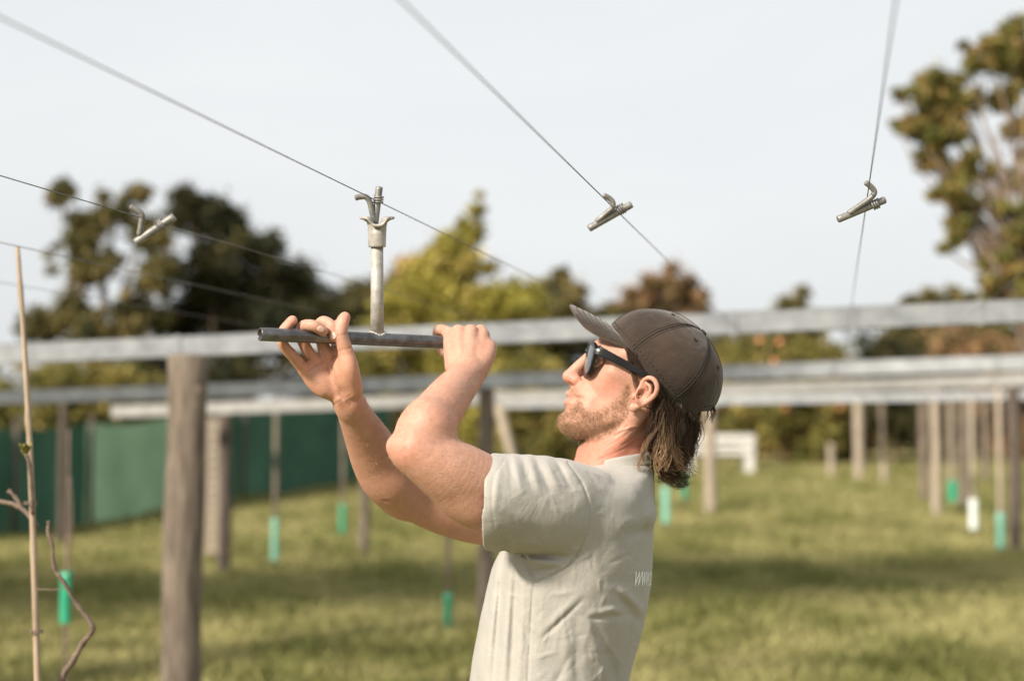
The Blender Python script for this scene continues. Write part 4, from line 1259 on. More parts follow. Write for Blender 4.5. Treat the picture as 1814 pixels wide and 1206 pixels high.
# skin colour: pigment, a darker far arm, palm crease shade painted in
def skin_cols(P):
    u, v, w = P[:, 0], P[:, 1], P[:, 2]
    base = np.tile(np.array([0.435, 0.242, 0.172]), (len(P), 1))
    def mixc(c, m):
        nonlocal base
        m = np.clip(m, 0, 1)[:, None]
        base = base * (1 - m) + np.array(c) * m
    def gs(cu, cv, su, sv=None, wlim=None):
        g = np.exp(-((u - cu) / su) ** 2 - ((v - cv) / (sv or su)) ** 2)
        return g
    nz = 0.5 + 0.5 * np.sin(u * 0.11 + 2 * np.sin(v * 0.07)) * np.sin(v * 0.09 + w * 0.05)
    mixc((0.475, 0.280, 0.208), 0.45 * nz)
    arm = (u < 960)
    # sun reddened elbows, knuckles, neck, cheeks, nose, ears
    mixc((0.520, 0.220, 0.155), 0.55 * gs(712, 795, 34) + 0.40 * gs(800, 735, 34, 30))
    mixc((0.490, 0.185, 0.122), (u > 1000) * (v > 775) * 0.72)
    mixc((0.490, 0.205, 0.138), (u > 1000) * 0.55 * np.clip((v - 735) / 50, 0, 1) * (u > 1060))
    mixc((0.560, 0.225, 0.168), 0.45 * gs(1075, 682, 34, 20) + 0.55 * gs(1012, 670, 15) + 0.45 * gs(1145, 695, 26))
    mixc((0.640, 0.270, 0.190), 0.45 * gs(545, 645, 14) + 0.5 * gs(612, 565, 12) + 0.35 * gs(517, 570, 12) + 0.4 * gs(575, 640, 16, 10))
    mixc((0.375, 0.196, 0.128), 0.55 * (v > 725) * arm * (w > -80))  # far arm toned darker than the near one
    palm = (u < 640) * (v < 730) * (w < -118) * (v > 610)
    mixc((0.470, 0.240, 0.150), 0.5 * palm)
    mixc((0.22, 0.10, 0.07), 0.35 * PALM(u, v) * (u < 650) * (w < -118))  # shade of the palm creases put into the colour
    # lips
    lip = np.exp(-((u - 1010) / 11) ** 2 - ((v - 705) / 9.5) ** 4) * (np.abs(w) < 25)
    mixc((0.520, 0.190, 0.150), 0.75 * lip)
    # stubble shadow: the hairs themselves are separate
    d = beard_mask(P)
    mixc((0.400, 0.215, 0.135), 0.50 * d)
    # eye lids
    mixc((0.40, 0.20, 0.14), 0.55 * np.exp(-((u - 1058) / 13) ** 2 - ((v - 639) / 9) ** 2) * (np.abs(w) > 10))
    # nails
    for (nu, nv, a, b, an) in ((568.5, 583, 6.2, 5.2, 20), (590.5, 595.5, 5.0, 5.8, 12)):
        ca, sa = math.cos(R(an)), math.sin(R(an))
        x, y = u - nu, v - nv
        q = ((x * ca + y * sa) / a) ** 2 + ((-x * sa + y * ca) / b) ** 2
        mixc((0.72, 0.50, 0.45), (w < -150) * np.clip((1.12 - q) * 5, 0, 1) * 0.9)
    # darker marks in the palm
    mixc((0.20, 0.12, 0.085), 0.55 * gs(576, 699, 5, 4) + 0.35 * gs(597, 612, 12, 4) * (w > -150))
    return base

def beard_mask(P):
    u, v, w = P[:, 0], P[:, 1], P[:, 2]
    # below a line from the ear to the corner of the mouth, above the jaw edge
    up = np.interp(u, [985, 1000, 1014, 1026, 1040, 1060, 1080, 1100, 1112, 1120], [728, 724, 714, 700, 722, 722, 712, 694, 672, 660])
    lowv = np.interp(u, [985, 1000, 1026, 1060, 1090, 1110, 1120], [775, 790, 792, 784, 770, 742, 720])
    m = np.clip((v - up) / 12, 0, 1) * np.clip((lowv - v) / 8, 0, 1) * np.clip((1120 - u) / 8, 0, 1) * (u > 960)
    mo = np.exp(-((u - 1018) / 8) ** 2 - ((v - 692) / 6) ** 2) * 0.8       # moustache
    soul = 1 - 0.8 * np.exp(-((u - 1006) / 9) ** 2 - ((v - 716) / 8) ** 2)
    return np.clip(np.maximum(m * soul, mo), 0, 1) * (np.abs(w) < 90)

SKIN, n, l, p = new_mat('sun_tanned_skin')
a = n.new('ShaderNodeAttribute'); a.attribute_name = 'Col'
tc = n.new('ShaderNodeTexCoord')
t1 = n.new('ShaderNodeTexNoise'); t1.inputs['Scale'].default_value = 120; t1.inputs['Detail'].default_value = 6
l.new(tc.outputs['Object'], t1.inputs['Vector'])
cr = n.new('ShaderNodeValToRGB'); cr.color_ramp.elements[0].position = 0.3; cr.color_ramp.elements[1].position = 0.72
cr.color_ramp.elements[0].color = (0.80, 0.70, 0.66, 1); cr.color_ramp.elements[1].color = (1.12, 1.10, 1.08, 1)
l.new(t1.outputs['Fac'], cr.inputs[0])
mx = n.new('ShaderNodeMix'); mx.data_type = 'RGBA'; mx.blend_type = 'MULTIPLY'; mx.inputs[0].default_value = 0.45
l.new(a.outputs['Color'], mx.inputs[6]); l.new(cr.outputs[0], mx.inputs[7])
l.new(mx.outputs[2], p.inputs['Base Color'])
p.inputs['Roughness'].default_value = 0.54
p.inputs['Specular IOR Level'].default_value = 0.38
p.inputs['Subsurface Weight'].default_value = 0.25
p.inputs['Subsurface Radius'].default_value = (1.0, 0.35, 0.2)
p.inputs['Subsurface Scale'].default_value = 0.006
t2 = n.new('ShaderNodeTexNoise'); t2.inputs['Scale'].default_value = 420; t2.inputs['Detail'].default_value = 4
l.new(tc.outputs['Object'], t2.inputs['Vector'])
bp = n.new('ShaderNodeBump'); bp.inputs['Strength'].default_value = 0.35; bp.inputs['Distance'].default_value = 0.002
l.new(t2.outputs['Fac'], bp.inputs['Height']); l.new(bp.outputs[0], p.inputs['Normal'])

feet = B(np.array([1000.0, 1206.0, 0.0])); fgz = float(ground_z(feet[0], feet[1]))
PERSON = empty('person', (feet[0], feet[1], fgz))
tag(PERSON, 'man in cap, sunglasses and grey green t-shirt reaching up with a tool', 'person')
body = mesh_obj('body', B(bv_), bq_, SKIN, PERSON, cols=skin_cols(bv_))
# ------------------------------------------------------------------ t-shirt
TT = np.array([  # v, left u, right u, half breadth
    (800, 1058, 1140, 40), (816, 1040, 1154, 58), (826, 1030, 1158, 74), (838, 1014, 1159, 104), (852, 995, 1160, 140), (880, 965, 1160, 180), (915, 932, 1160, 200), (950, 902, 1157, 210),
    (1000, 874, 1155.5, 212), (1050, 861, 1151, 208), (1120, 846, 1137, 202), (1206, 832, 1115, 200), (1300, 828, 1108, 202), (1420, 826, 1112, 206), (1500, 826, 1114, 206)], float)
TT = catmull(TT, 10)
def torso_fn(X):
    v = X[:, 1]
    L = np.interp(v, TT[:, 0], TT[:, 1]); Rr = np.interp(v, TT[:, 0], TT[:, 2]); aw = np.interp(v, TT[:, 0], TT[:, 3])
    cu = (L + Rr) / 2; au = (Rr - L) / 2
    x = X[:, 0] - cu; w = X[:, 2]
    nn = 2.35
    k0 = (np.abs(x / au) ** nn + np.abs(w / aw) ** nn) ** (1 / nn) + 1e-6
    d = np.sqrt(x * x + w * w) * (1 - 1 / k0)
    d = np.where(k0 < 0.15, -np.minimum(au, aw) * 0.85, d)
    return np.maximum(d * 0.9, np.maximum(808 - v, v - 1440))
torso_fn.nocull = 25.0
def folds_fn(F):
    F = np.asarray(F, float)
    def fn(u, v):
        out = np.zeros_like(u)
        for (u0, v0, u1, v1, amp, wd) in F:
            ab = np.array([u1 - u0, v1 - v0]); L2 = ab @ ab
            t = np.clip(((u - u0) * ab[0] + (v - v0) * ab[1]) / L2, -0.15, 1.15)
            d2 = (u - u0 - t * ab[0]) ** 2 + (v - v0 - t * ab[1]) ** 2
            fade = np.clip(np.sin(np.pi * np.clip((t + 0.15) / 1.3, 0, 1)), 0, 1) ** 0.7
            out += amp * fade * np.exp(-d2 / wd ** 2)
        return out
    return fn
FOLDS = folds_fn([
    # gathers on top of the sleeve
    (900, 808, 908, 858, -1.2, 5), (910, 808, 924, 866, 2.6, 6), (924, 810, 940, 862, -1.6, 5), (938, 810, 956, 870, 2.8, 6), (948, 812, 974, 868, -2.2, 5), (966, 812, 990, 868, 2.8, 7), (984, 814, 1010, 862, -3.0, 5), (1000, 818, 1024, 850, 2.5, 6),
    (884, 830, 876, 900, 1.6, 6), (890, 900, 950, 930, 1.5, 9), (900, 960, 960, 965, 2.5, 7), (886, 935, 900, 970, -2.2, 5),
    # armpit
    (922, 980, 996, 986, -9, 6), (940, 996, 1000, 1002, 4, 8), (948, 1012, 985, 1006, -4, 5), (930, 990, 946, 1022, -4, 5),
    # long hanging folds under the sleeve
    (893, 985, 874, 1220, -6.0, 7), (882, 990, 858, 1220, 3.5, 7), (905, 992, 890, 1220, 4.5, 8), (916, 996, 904, 1220, -4.5, 7), (930, 1000, 918, 1220, 3.0, 8), (962, 1050, 948, 1220, 1.8, 12),
    # back and flank
    (967, 1125, 1028, 1066, -2.6, 4), (960, 1118, 1022, 1058, 2.0, 7), (1046, 1086, 1112, 1079, 2.4, 6), (1050, 1094, 1112, 1088, -2.6, 5), (1090, 1050, 1128, 1098, -4.5, 8), (1100, 1044, 1140, 1082, 4.0, 8),
    (1040, 1105, 1078, 1215, 2.5, 9), (1056, 1100, 1096, 1215, -2.5, 8), (1000, 1090, 1006, 1215, 2.0, 10), (1020, 1095, 1026, 1215, -2.0, 8), (980, 1215, 1010, 1160, -2.0, 6), (1104, 1110, 1090, 1215, 2.2, 9),
    (1070, 1010, 1110, 1040, -2.5, 14), (1060, 850, 1130, 880, -1.6, 9), (1030, 845, 1080, 870, 1.6, 9), (1070, 835, 1140, 872, 1.6, 8), (1100, 930, 1150, 915, 3.0, 12), (1110, 948, 1152, 938, -3.0, 10), (1050, 900, 1075, 1000, -1.5, 14),
    (1042, 838, 1060, 862, -1.5, 4), (1052, 832, 1085, 852, 1.4, 5),
])
SEAMS = seam_fn([[(1006, 819), (1034, 861), (1045, 911), (1034, 964), (1006, 1003), (950, 1031)], [(946, 1026), (942, 1080), (938, 1150), (934, 1240), (930, 1440)], [(926, 983), (938, 994), (946, 1022)]], 2.0)
HEM = seam_fn([[(894, 812), (874, 850), (872, 900), (878, 945), (886, 976)]], 1.8)
_r = random.Random(5)
_small = []
for _ in range(90):
    a0, v0 = _r.uniform(880, 1140), _r.uniform(985, 1215)
    if v0 > 1010 and _r.random() < 0.6: ang = _r.gauss(1.45, 0.35)
    else: ang = _r.gauss(-0.7, 0.5)
    L_ = _r.uniform(14, 46)
    _small.append((a0, v0, a0 + L_ * math.cos(ang), v0 + L_ * math.sin(ang), _r.choice([-1, 1]) * _r.uniform(0.5, 1.3), _r.uniform(2.6, 5)))
for _ in range(40):
    a0, v0 = _r.uniform(880, 1120), _r.uniform(830, 980); ang = _r.gauss(0.8, 0.6); L_ = _r.uniform(12, 34)
    _small.append((a0, v0, a0 + L_ * math.cos(ang), v0 + L_ * math.sin(ang), _r.choice([-1, 1]) * _r.uniform(0.4, 0.9), _r.uniform(2.6, 5)))
_big = FOLDS; _fine = folds_fn(_small)
FOLDS = lambda u, v: _big(u, v) + _fine(u, v)
FOLDS = on_map(FOLDS, 770, 1190, 790, 1450); SEAMS = on_map(SEAMS, 770, 1190, 790, 1450); HEM = on_map(HEM, 770, 1190, 790, 1450)
def shirt_disp(X):
    u, v, w = X[:, 0], X[:, 1], X[:, 2]
    m = np.clip((-w - 20) / 60, 0, 1)
    d = FOLDS(u, v) * m
    d -= 2.4 * SEAMS(u, v) * m + 0.8 * HEM(u, v) * (w < -150)
    d += 0.5 * np.sin(u * 0.06 + 2 * np.sin(v * 0.045 + w * 0.01)) * np.sin(v * 0.05 + w * 0.06)
    far = np.clip((w - 20) / 60, 0, 1)
    d += far * (2.5 * np.sin(u * 0.12 + v * 0.02) * np.clip((v - 980) / 60, 0, 1) + 1.5 * np.sin(v * 0.05 + u * 0.03))
    return d
sops = [('+', torso_fn, 4)]
sops.append(('+', chain([(862, 888, -230, 86.5), (915, 892, -206, 88), (970, 900, -175, 92), (1020, 912, -130, 92)]), 22))
sops.append(('+', chain([(868, 905, 135, 72), (930, 903, 158, 78), (1000, 905, 170, 85), (1030, 915, 120, 85)]), 22))
sops.append(('+', ell((1138, 912, -82), (24, 26, 46), 10), 16))
sops.append(('+', ell((1138, 912, 82), (24, 26, 46), 10), 16))
sops.append(('-', plane_cut((866, 890, -228), (-0.985, -0.06, 0.14), 135), 3))
sops.append(('-', chain([(820, 886, -246, 77), (864, 888, -229, 77), (886, 889, -218, 69)]), 3))
sops.append(('-', plane_cut((872, 905, 135), (-0.97, -0.06, -0.25), 120), 3))
sops.append(('-', chain([(820, 905, 120, 67), (900, 903, 148, 69)], spline=False), 3))
sv_, sq_ = sculpt(sops, (770, 790, -340), (1190, 1450, 290), 2.2, 16, shirt_disp, margin=12)
sv_ = relax(sv_, sq_, 1)
print('shirt verts', len(sv_))
CLOTH, n, l, p = new_mat('sage_cotton_jersey')
tc = n.new('ShaderNodeTexCoord')
t1 = n.new('ShaderNodeTexNoise'); t1.inputs['Scale'].default_value = 9; t1.inputs['Detail'].default_value = 5
t2 = n.new('ShaderNodeTexNoise'); t2.inputs['Scale'].default_value = 900; t2.inputs['Detail'].default_value = 2
for t in (t1, t2): l.new(tc.outputs['Object'], t.inputs['Vector'])
cr = n.new('ShaderNodeValToRGB'); cr.color_ramp.elements[0].position = 0.3; cr.color_ramp.elements[1].position = 0.7
cr.color_ramp.elements[0].color = (0.332, 0.317, 0.287, 1); cr.color_ramp.elements[1].color = (0.380, 0.364, 0.333, 1)
l.new(t1.outputs['Fac'], cr.inputs[0])
mx = n.new('ShaderNodeMix'); mx.data_type = 'RGBA'; mx.blend_type = 'MULTIPLY'; mx.inputs[0].default_value = 0.35
cr2 = n.new('ShaderNodeValToRGB'); cr2.color_ramp.elements[0].position = 0.35; cr2.color_ramp.elements[1].position = 0.65
cr2.color_ramp.elements[0].color = (0.6, 0.6, 0.6, 1); cr2.color_ramp.elements[1].color = (1.15, 1.15, 1.15, 1)
l.new(t2.outputs['Fac'], cr2.inputs[0]); l.new(cr.outputs[0], mx.inputs[6]); l.new(cr2.outputs[0], mx.inputs[7])
l.new(mx.outputs[2], p.inputs['Base Color'])
p.inputs['Roughness'].default_value = 0.88
p.inputs['Specular IOR Level'].default_value = 0.15
p.inputs['Sheen Weight'].default_value = 0.15
bp = n.new('ShaderNodeBump'); bp.inputs['Strength'].default_value = 0.25; bp.inputs['Distance'].default_value = 0.002
l.new(t2.outputs['Fac'], bp.inputs['Height'])
t3 = n.new('ShaderNodeTexNoise'); t3.inputs['Scale'].default_value = 22; t3.inputs['Detail'].default_value = 3; t3.inputs['Distortion'].default_value = 1.2
l.new(tc.outputs['Object'], t3.inputs['Vector'])
bp2 = n.new('ShaderNodeBump'); bp2.inputs['Strength'].default_value = 0.22; bp2.inputs['Distance'].default_value = 0.012
l.new(t3.outputs['Fac'], bp2.inputs['Height']); l.new(bp.outputs[0], bp2.inputs['Normal'])
l.new(bp2.outputs[0], p.inputs['Normal'])
shirt = mesh_obj('t_shirt', B(sv_), sq_, CLOTH, PERSON)

# ribbed collar band
an = np.linspace(0, 2 * np.pi, 121)
cc = np.cos(an); ss = np.sin(an)
cu_ = 1094 + 64 * cc; cw_ = -67 * ss
cv_ = 817 - 12 * cc - 3 * ss * 0 + 3.5 * (1 - cc ** 2) * 0
cv_ = np.where(cc < 0, 818 - 14 * cc, 818 - 10 * cc)
rows = [(-8, -3.0), (-8.8, -1.2), (-8, 0.4), (-2, 1.6), (4, 2.6), (9, 4.6), (12, 6.0), (13, 3.0), (5, -1.0), (-3, -2.6)]
V = []
for (dv, dr) in rows:
    for i in range(120):
        rib = 0.35 * math.sin(i * math.pi)
        V.append((cu_[i] + dr * cc[i], cv_[i] + dv - 0.12 * dv * 0, cw_[i] - dr * ss[i] * 1.0))
V = np.array(V)
F = [(i * 120 + j, i * 120 + (j + 1) % 120, ((i + 1) % len(rows)) * 120 + (j + 1) % 120, ((i + 1) % len(rows)) * 120 + j) for i in range(len(rows)) for j in range(120)]
mesh_obj('collar', B(V), F, CLOTH, shirt)

# white print on the back, wrapped on the cloth
bvh = BVHTree.FromPolygons([tuple(q) for q in sv_], [tuple(q) for q in sq_])
PRINT = mat_noise('white_print_ink', (0.82, 0.84, 0.84), (0.88, 0.89, 0.89), 40, 0.7)
def on_shirt(s, v):
    """s: arc position in px along the back at height v, 0 = where the print starts"""
    th = s
    c = np.array([1005.0, v, 0.0])
    d = np.array([math.cos(th), 0.0, math.sin(th)])
    hit, nrm, i, dist = bvh.ray_cast(Vector(c + d * 420), Vector(-d))
    return np.array(hit) + d * 0.9 if hit is not None else c + d * 150
fc = bpy.data.curves.new('print', 'FONT'); fc.body = 'WWW.YOU'; fc.size = 1.0; fc.shear = 0.35; fc.resolution_u = 3; fc.offset = 0.016
fo = bpy.data.objects.new('print_tmp', fc); COL.objects.link(fo)
dg = bpy.context.evaluated_depsgraph_get()
tm = bpy.data.meshes.new_from_object(fo.evaluated_get(dg))
bm = bmesh.new(); bm.from_mesh(tm)
bmesh.ops.triangulate(bm, faces=bm.faces)
bmesh.ops.subdivide_edges(bm, edges=[e for e in bm.edges if e.calc_length() > 0.25], cuts=2)
tv = np.array([v_.co[:] for v_ in bm.verts]); tf = [tuple(v_.index for v_ in f_.verts) for f_ in bm.faces]
bm.free(); bpy.data.objects.remove(fo, do_unlink=True)
th0, th1 = R(-50.5), R(-8)
tx_ = (tv[:, 0] - tv[:, 0].min()) / (tv[:, 0].max() - tv[:, 0].min())
PV = np.array([on_shirt(th0 + (th1 - th0) * x, 1037 - 26 * y) for x, y in zip(tx_, tv[:, 1] / 0.72)])
mesh_obj('print', B(PV), tf, PRINT, shirt, smooth=False)
# strokes of the emblem above it
for (t_a, va, vb) in ((-9, 966, 974), (-7.5, 980, 987), (-12, 989, 993), (-10, 992, 999), (-8, 1001, 1007)):
    sv0 = np.array([on_shirt(R(t_a), va), on_shirt(R(t_a + 3.4), va), on_shirt(R(t_a + 2.8), vb), on_shirt(R(t_a - 0.6), vb)])
    mesh_obj('print', B(sv0), [(0, 1, 2, 3)], PRINT, shirt, smooth=False)

# ------------------------------------------------------------------ trousers and boots (below the frame)
TRO = mat_noise('grey_work_trousers', (0.10, 0.10, 0.105), (0.15, 0.15, 0.155), 30, 0.9, 0, 0.3, 300)
gpx = HZ + (CAM[2] - fgz) * FPX / D0
tro = [('+', chain([(972, 1380, 0, 118), (975, 1480, 0, 120), (980, 1560, 0, 112)], squash=((0, 0, 1), 1.55)), 20)]
for s in (-1, 1):
    tro.append(('+', chain([(980, 1560, 85 * s, 96), (975, 1780, 105 * s, 78), (985, 2000, 115 * s, 64), (1000, gpx - 90, 120 * s, 60)]), 24))
tv_, tq_ = sculpt(tro, (800, 1250, -260), (1180, gpx - 20, 260), 7.0, 12)
mesh_obj('trousers', B(relax(tv_, tq_, 2)), tq_, TRO, PERSON)
BOOT = mat_noise('brown_boot_leather', (0.09, 0.05, 0.03), (0.14, 0.08, 0.05), 20, 0.6)
for s in (-1, 1):
    bo = [('+', chain([(1010, gpx - 150, 120 * s, 62), (1005, gpx - 60, 120 * s, 52), (995, gpx - 40, 120 * s, 42)]), 20), ('+', chain([(1015, gpx - 42, 120 * s, 42), (930, gpx - 42, 126 * s, 42), (880, gpx - 36, 128 * s, 34)]), 20), ('-', plane_cut((950, gpx, 120 * s), (0, 1, 0), 400), 2)]
    v_, q_ = sculpt(bo, (810, gpx - 240, 120 * s - 90), (1110, gpx + 30, 120 * s + 90), 6.0, 12)
    mesh_obj('boot', B(relax(v_, q_, 1)), q_, BOOT, PERSON)

# ------------------------------------------------------------------ cap
CAPM, n, l, p = new_mat('faded_brown_cotton_twill')
tc = n.new('ShaderNodeTexCoord')
t1 = n.new('ShaderNodeTexNoise'); t1.inputs['Scale'].default_value = 16; t1.inputs['Detail'].default_value = 7
t2 = n.new('ShaderNodeTexNoise'); t2.inputs['Scale'].default_value = 700; t2.inputs['Detail'].default_value = 3
for t in (t1, t2): l.new(tc.outputs['Object'], t.inputs['Vector'])
cr = n.new('ShaderNodeValToRGB'); cr.color_ramp.elements[0].position = 0.28; cr.color_ramp.elements[1].position = 0.75
cr.color_ramp.elements[0].color = (0.020, 0.0125, 0.0083, 1); cr.color_ramp.elements[1].color = (0.058, 0.0375, 0.0258, 1)
l.new(t1.outputs['Fac'], cr.inputs[0])
mx = n.new('ShaderNodeMix'); mx.data_type = 'RGBA'; mx.blend_type = 'MULTIPLY'; mx.inputs[0].default_value = 0.5
cr2 = n.new('ShaderNodeValToRGB'); cr2.color_ramp.elements[0].position = 0.35; cr2.color_ramp.elements[1].position = 0.7
cr2.color_ramp.elements[0].color = (0.6, 0.6, 0.6, 1); cr2.color_ramp.elements[1].color = (1.3, 1.3, 1.3, 1)
l.new(t2.outputs['Fac'], cr2.inputs[0]); l.new(cr.outputs[0], mx.inputs[6]); l.new(cr2.outputs[0], mx.inputs[7])
l.new(mx.outputs[2], p.inputs['Base Color'])
p.inputs['Roughness'].default_value = 0.85; p.inputs['Specular IOR Level'].default_value = 0.2
p.inputs['Sheen Weight'].default_value = 0.25
bp = n.new('ShaderNodeBump'); bp.inputs['Strength'].default_value = 0.35; bp.inputs['Distance'].default_value = 0.002
l.new(t2.outputs['Fac'], bp.inputs['Height'])
t3 = n.new('ShaderNodeTexNoise'); t3.inputs['Scale'].default_value = 30; t3.inputs['Detail'].default_value = 3; t3.inputs['Distortion'].default_value = 0.8
l.new(tc.outputs['Object'], t3.inputs['Vector'])
bp2 = n.new('ShaderNodeBump'); bp2.inputs['Strength'].default_value = 0.35; bp2.inputs['Distance'].default_value = 0.010
l.new(t3.outputs['Fac'], bp2.inputs['Height']); l.new(bp.outputs[0], bp2.inputs['Normal']); l.new(bp2.outputs[0], p.inputs['Normal'])
THREAD = mat_noise('dark_cap_thread', (0.020, 0.016, 0.013), (0.035, 0.028, 0.022), 60, 0.8)

CO = np.array([1155.0, 665.0, 0.0]); CF = np.array([-0.64, -0.768, 0.0]); CU = np.array([0.768, -0.64, 0.0]); CW = np.array([0, 0, 1.0])
def cap_pt(phi, s, off=0.0):
    """phi: azimuth (0 = front, + = away from the lens), s: 0 rim .. 1 apex"""
    c, sn = math.cos(phi), math.sin(phi)
    fr = max(c, 0); bk = max(-c, 0)
    nexp = 2.12 - 0.2 * fr ** 2 + 0.10 * bk ** 2
    a = s * math.pi / 2
    rr = max(math.cos(a), 0) ** (2 / nexp); hh = math.sin(a) ** (2 / nexp)
    Fx = (122 if c > 0 else 126) * c; Wx = 93 * sn
    tuck = 1 - 0.06 * (1 - s) ** 3 * (1 + bk)
    # panel seams pull in a little, cloth slumps
    pan = phi / (math.pi / 3)
    seam = math.exp(-((pan - round(pan)) / 0.05) ** 2) * (0.3 + 0.7 * math.sin(a)) * rr
    wob = 1.6 * math.sin(phi * 5 + s * 7) * math.sin(s * 6 + phi) * rr
    p_ = CF * (Fx * rr * tuck) + CW * (Wx * rr * tuck) + CU * (118 * hh)
    nrm = CF * (Fx * rr / 122 ** 2 * 100) + CW * (Wx * rr / 93 ** 2 * 100) + CU * (118 * hh / 118 ** 2 * 100)
    nrm = nrm / (np.linalg.norm(nrm) + 1e-9)
    return CO + p_ + nrm * (off + wob - 1.6 * seam)
CAP = empty('cap', B(CO), PERSON)
NP, NS = 144, 30
def rim_s(phi):
    """lower edge of the crown: an arch is cut out at the back"""
    d = abs(math.atan2(math.sin(phi - math.pi), math.cos(phi - math.pi)))
    return 0.0 if d > 0.55 else 0.20 * math.sqrt(max(0, 1 - (d / 0.55) ** 2))
V = []
for i in range(NS + 1):
    for j in range(NP):
        ph = 2 * math.pi * j / NP
        s0 = rim_s(ph); s = s0 + (0.985 - s0) * i / NS
        V.append(cap_pt(ph, s))
for i in range(NS + 1):
    for j in range(NP):
        ph = 2 * math.pi * j / NP
        s0 = rim_s(ph); s = s0 + (0.985 - s0) * i / NS
        V.append(cap_pt(ph, s, -2.2))
F = []
H0 = (NS + 1) * NP
for i in range(NS):
    for j in range(NP):
        a_, b_ = i * NP + j, i * NP + (j + 1) % NP
        F.append((a_, b_, b_ + NP, a_ + NP)); F.append((H0 + a_, H0 + a_ + NP, H0 + b_ + NP, H0 + b_))
for j in range(NP):
    F.append((j, H0 + j, H0 + (j + 1) % NP, (j + 1) % NP))
F.append(tuple(NS * NP + j for j in range(NP)))
mesh_obj('crown', B(np.array(V)), F, CAPM, CAP)
def cap_line(fn, ts, r, name, mat, dash=False, seg=6, off=0.6):
    P = np.array([fn(t) for t in ts])
    if not dash:
        v_, f_ = tube(B(P), r / SPX, seg)
    else:
        parts = []
        for k in range(0, len(P) - 2, 3):
            parts.append(tube(B(P[k:k + 3]), r / SPX, 5))
        v_, f_ = join(parts)
    mesh_obj(name, v_, f_, mat, CAP)
for k in range(6):
    ph = k * math.pi / 3
    for dph in (-0.045, 0.045):
        cap_line(lambda s: cap_pt(ph + dph * (1 + 0.6 * s), s, 0.3), np.linspace(max(0.03, rim_s(ph) + 0.03), 0.9, 90), 0.75, 'stitching', THREAD, True)
    cap_line(lambda s: cap_pt(ph, s, 0.9), np.linspace(max(0.02, rim_s(ph) + 0.02), 0.95, 40), 0.7, 'seam', THREAD)
cap_line(lambda t: cap_pt(t, 0.055 + rim_s(t), 0.4), np.linspace(-math.pi, math.pi, 240), 0.7, 'stitching', THREAD, True)
# edge binding along the rim
cap_line(lambda t: cap_pt(t, rim_s(t), -0.8), np.linspace(-math.pi, math.pi, 160), 2.0, 'edge_binding', CAPM, False, 8)
def torus(c, nrm, R0, r0, n1=20, n2=8):
    nrm = nrm / np.linalg.norm(nrm)
    e1 = np.cross(nrm, [0.3, 0.9, 0.2]); e1 /= np.linalg.norm(e1); e2 = np.cross(nrm, e1)
    V, F = [], []
    for i in range(n1):
        a = 2 * math.pi * i / n1
        d = math.cos(a) * e1 + math.sin(a) * e2
        for j in range(n2):
            b = 2 * math.pi * j / n2
            V.append(c + d * (R0 + r0 * math.cos(b)) + nrm * r0 * math.sin(b))
    F = [(i * n2 + j, ((i + 1) % n1) * n2 + j, ((i + 1) % n1) * n2 + (j + 1) % n2, i * n2 + (j + 1) % n2) for i in range(n1) for j in range(n2)]
    F.append(tuple(i * n2 + 4 for i in range(n1)))
    return np.array(V), F
for k in range(6):
    ph = (k + 0.5) * math.pi / 3
    c0 = cap_pt(ph, 0.62, 0.6); nn = cap_pt(ph, 0.62, 3) - cap_pt(ph, 0.62, 0)
    v_, f_ = torus(c0, nn, 2.6, 1.2)
    mesh_obj('eyelet', B(v_), f_, THREAD, CAP)
ap = CO + CU * 118.5
v_, f_ = join([torus(ap, CU, 3.0, 4.0, 20, 10)])
mesh_obj('button', B(v_), f_, CAPM, CAP)
# brim
nb, nl = 48, 16
def brim_pt(t, q, off):
    """t -1..1 across, q 0..1 outwards"""
    ph = t * R(57)
    base = cap_pt(ph, 0.012, -1.5)
    L = 76 * (1 - abs(t) ** 3.4) ** 0.58
    lat = math.sin(ph)
    d = CF * 1.0 + CW * (0.22 * lat)
    p_ = base + d * (L * q)
    rel = p_ - CO
    drop = 0.33 * L * q + 27 * (lat ** 2) * q ** 1.2 * min(1.0, L / 58) ** 1.3 + 6 * (q ** 2) * (L / 76)
    return p_ - CU * (drop + off)
V = []
for off in (0.0, 4.2):
    for i in range(nl + 1):
        for j in range(nb + 1):
            q = i / nl
            e = 1.0 if i == nl else 0.0
            V.append(brim_pt(-1 + 2 * j / nb, q, off))
W1 = nb + 1; H1 = (nl + 1) * W1
F = []
for i in range(nl):
    for j in range(nb):
        a_ = i * W1 + j
        F.append((a_, a_ + 1, a_ + W1 + 1, a_ + W1)); F.append((H1 + a_, H1 + a_ + W1, H1 + a_ + W1 + 1, H1 + a_ + 1))
for j in range(nb):
    F.append((nl * W1 + j, nl * W1 + j + 1, H1 + nl * W1 + j + 1, H1 + nl * W1 + j))
    F.append((j, H1 + j, H1 + j + 1, j + 1))
br = mesh_obj('brim', B(np.array(V)), F, CAPM, CAP)
md = br.modifiers.new('round', 'BEVEL'); md.width = 0.0012; md.segments = 2; md.limit_method = 'ANGLE'; md.angle_limit = R(50)
for q in (0.18, 0.32, 0.46, 0.60, 0.74, 0.88):
    cap_line(lambda t: brim_pt(t, q, -0.15), np.linspace(-0.93, 0.93, 150), 0.5, 'stitching', THREAD, True)
# adjuster strap at the back
cap_line(lambda t: cap_pt(math.pi + t, 0.02, 0.0), np.linspace(-0.62, 0.62, 30), 5.0, 'strap', CAPM, False, 10)

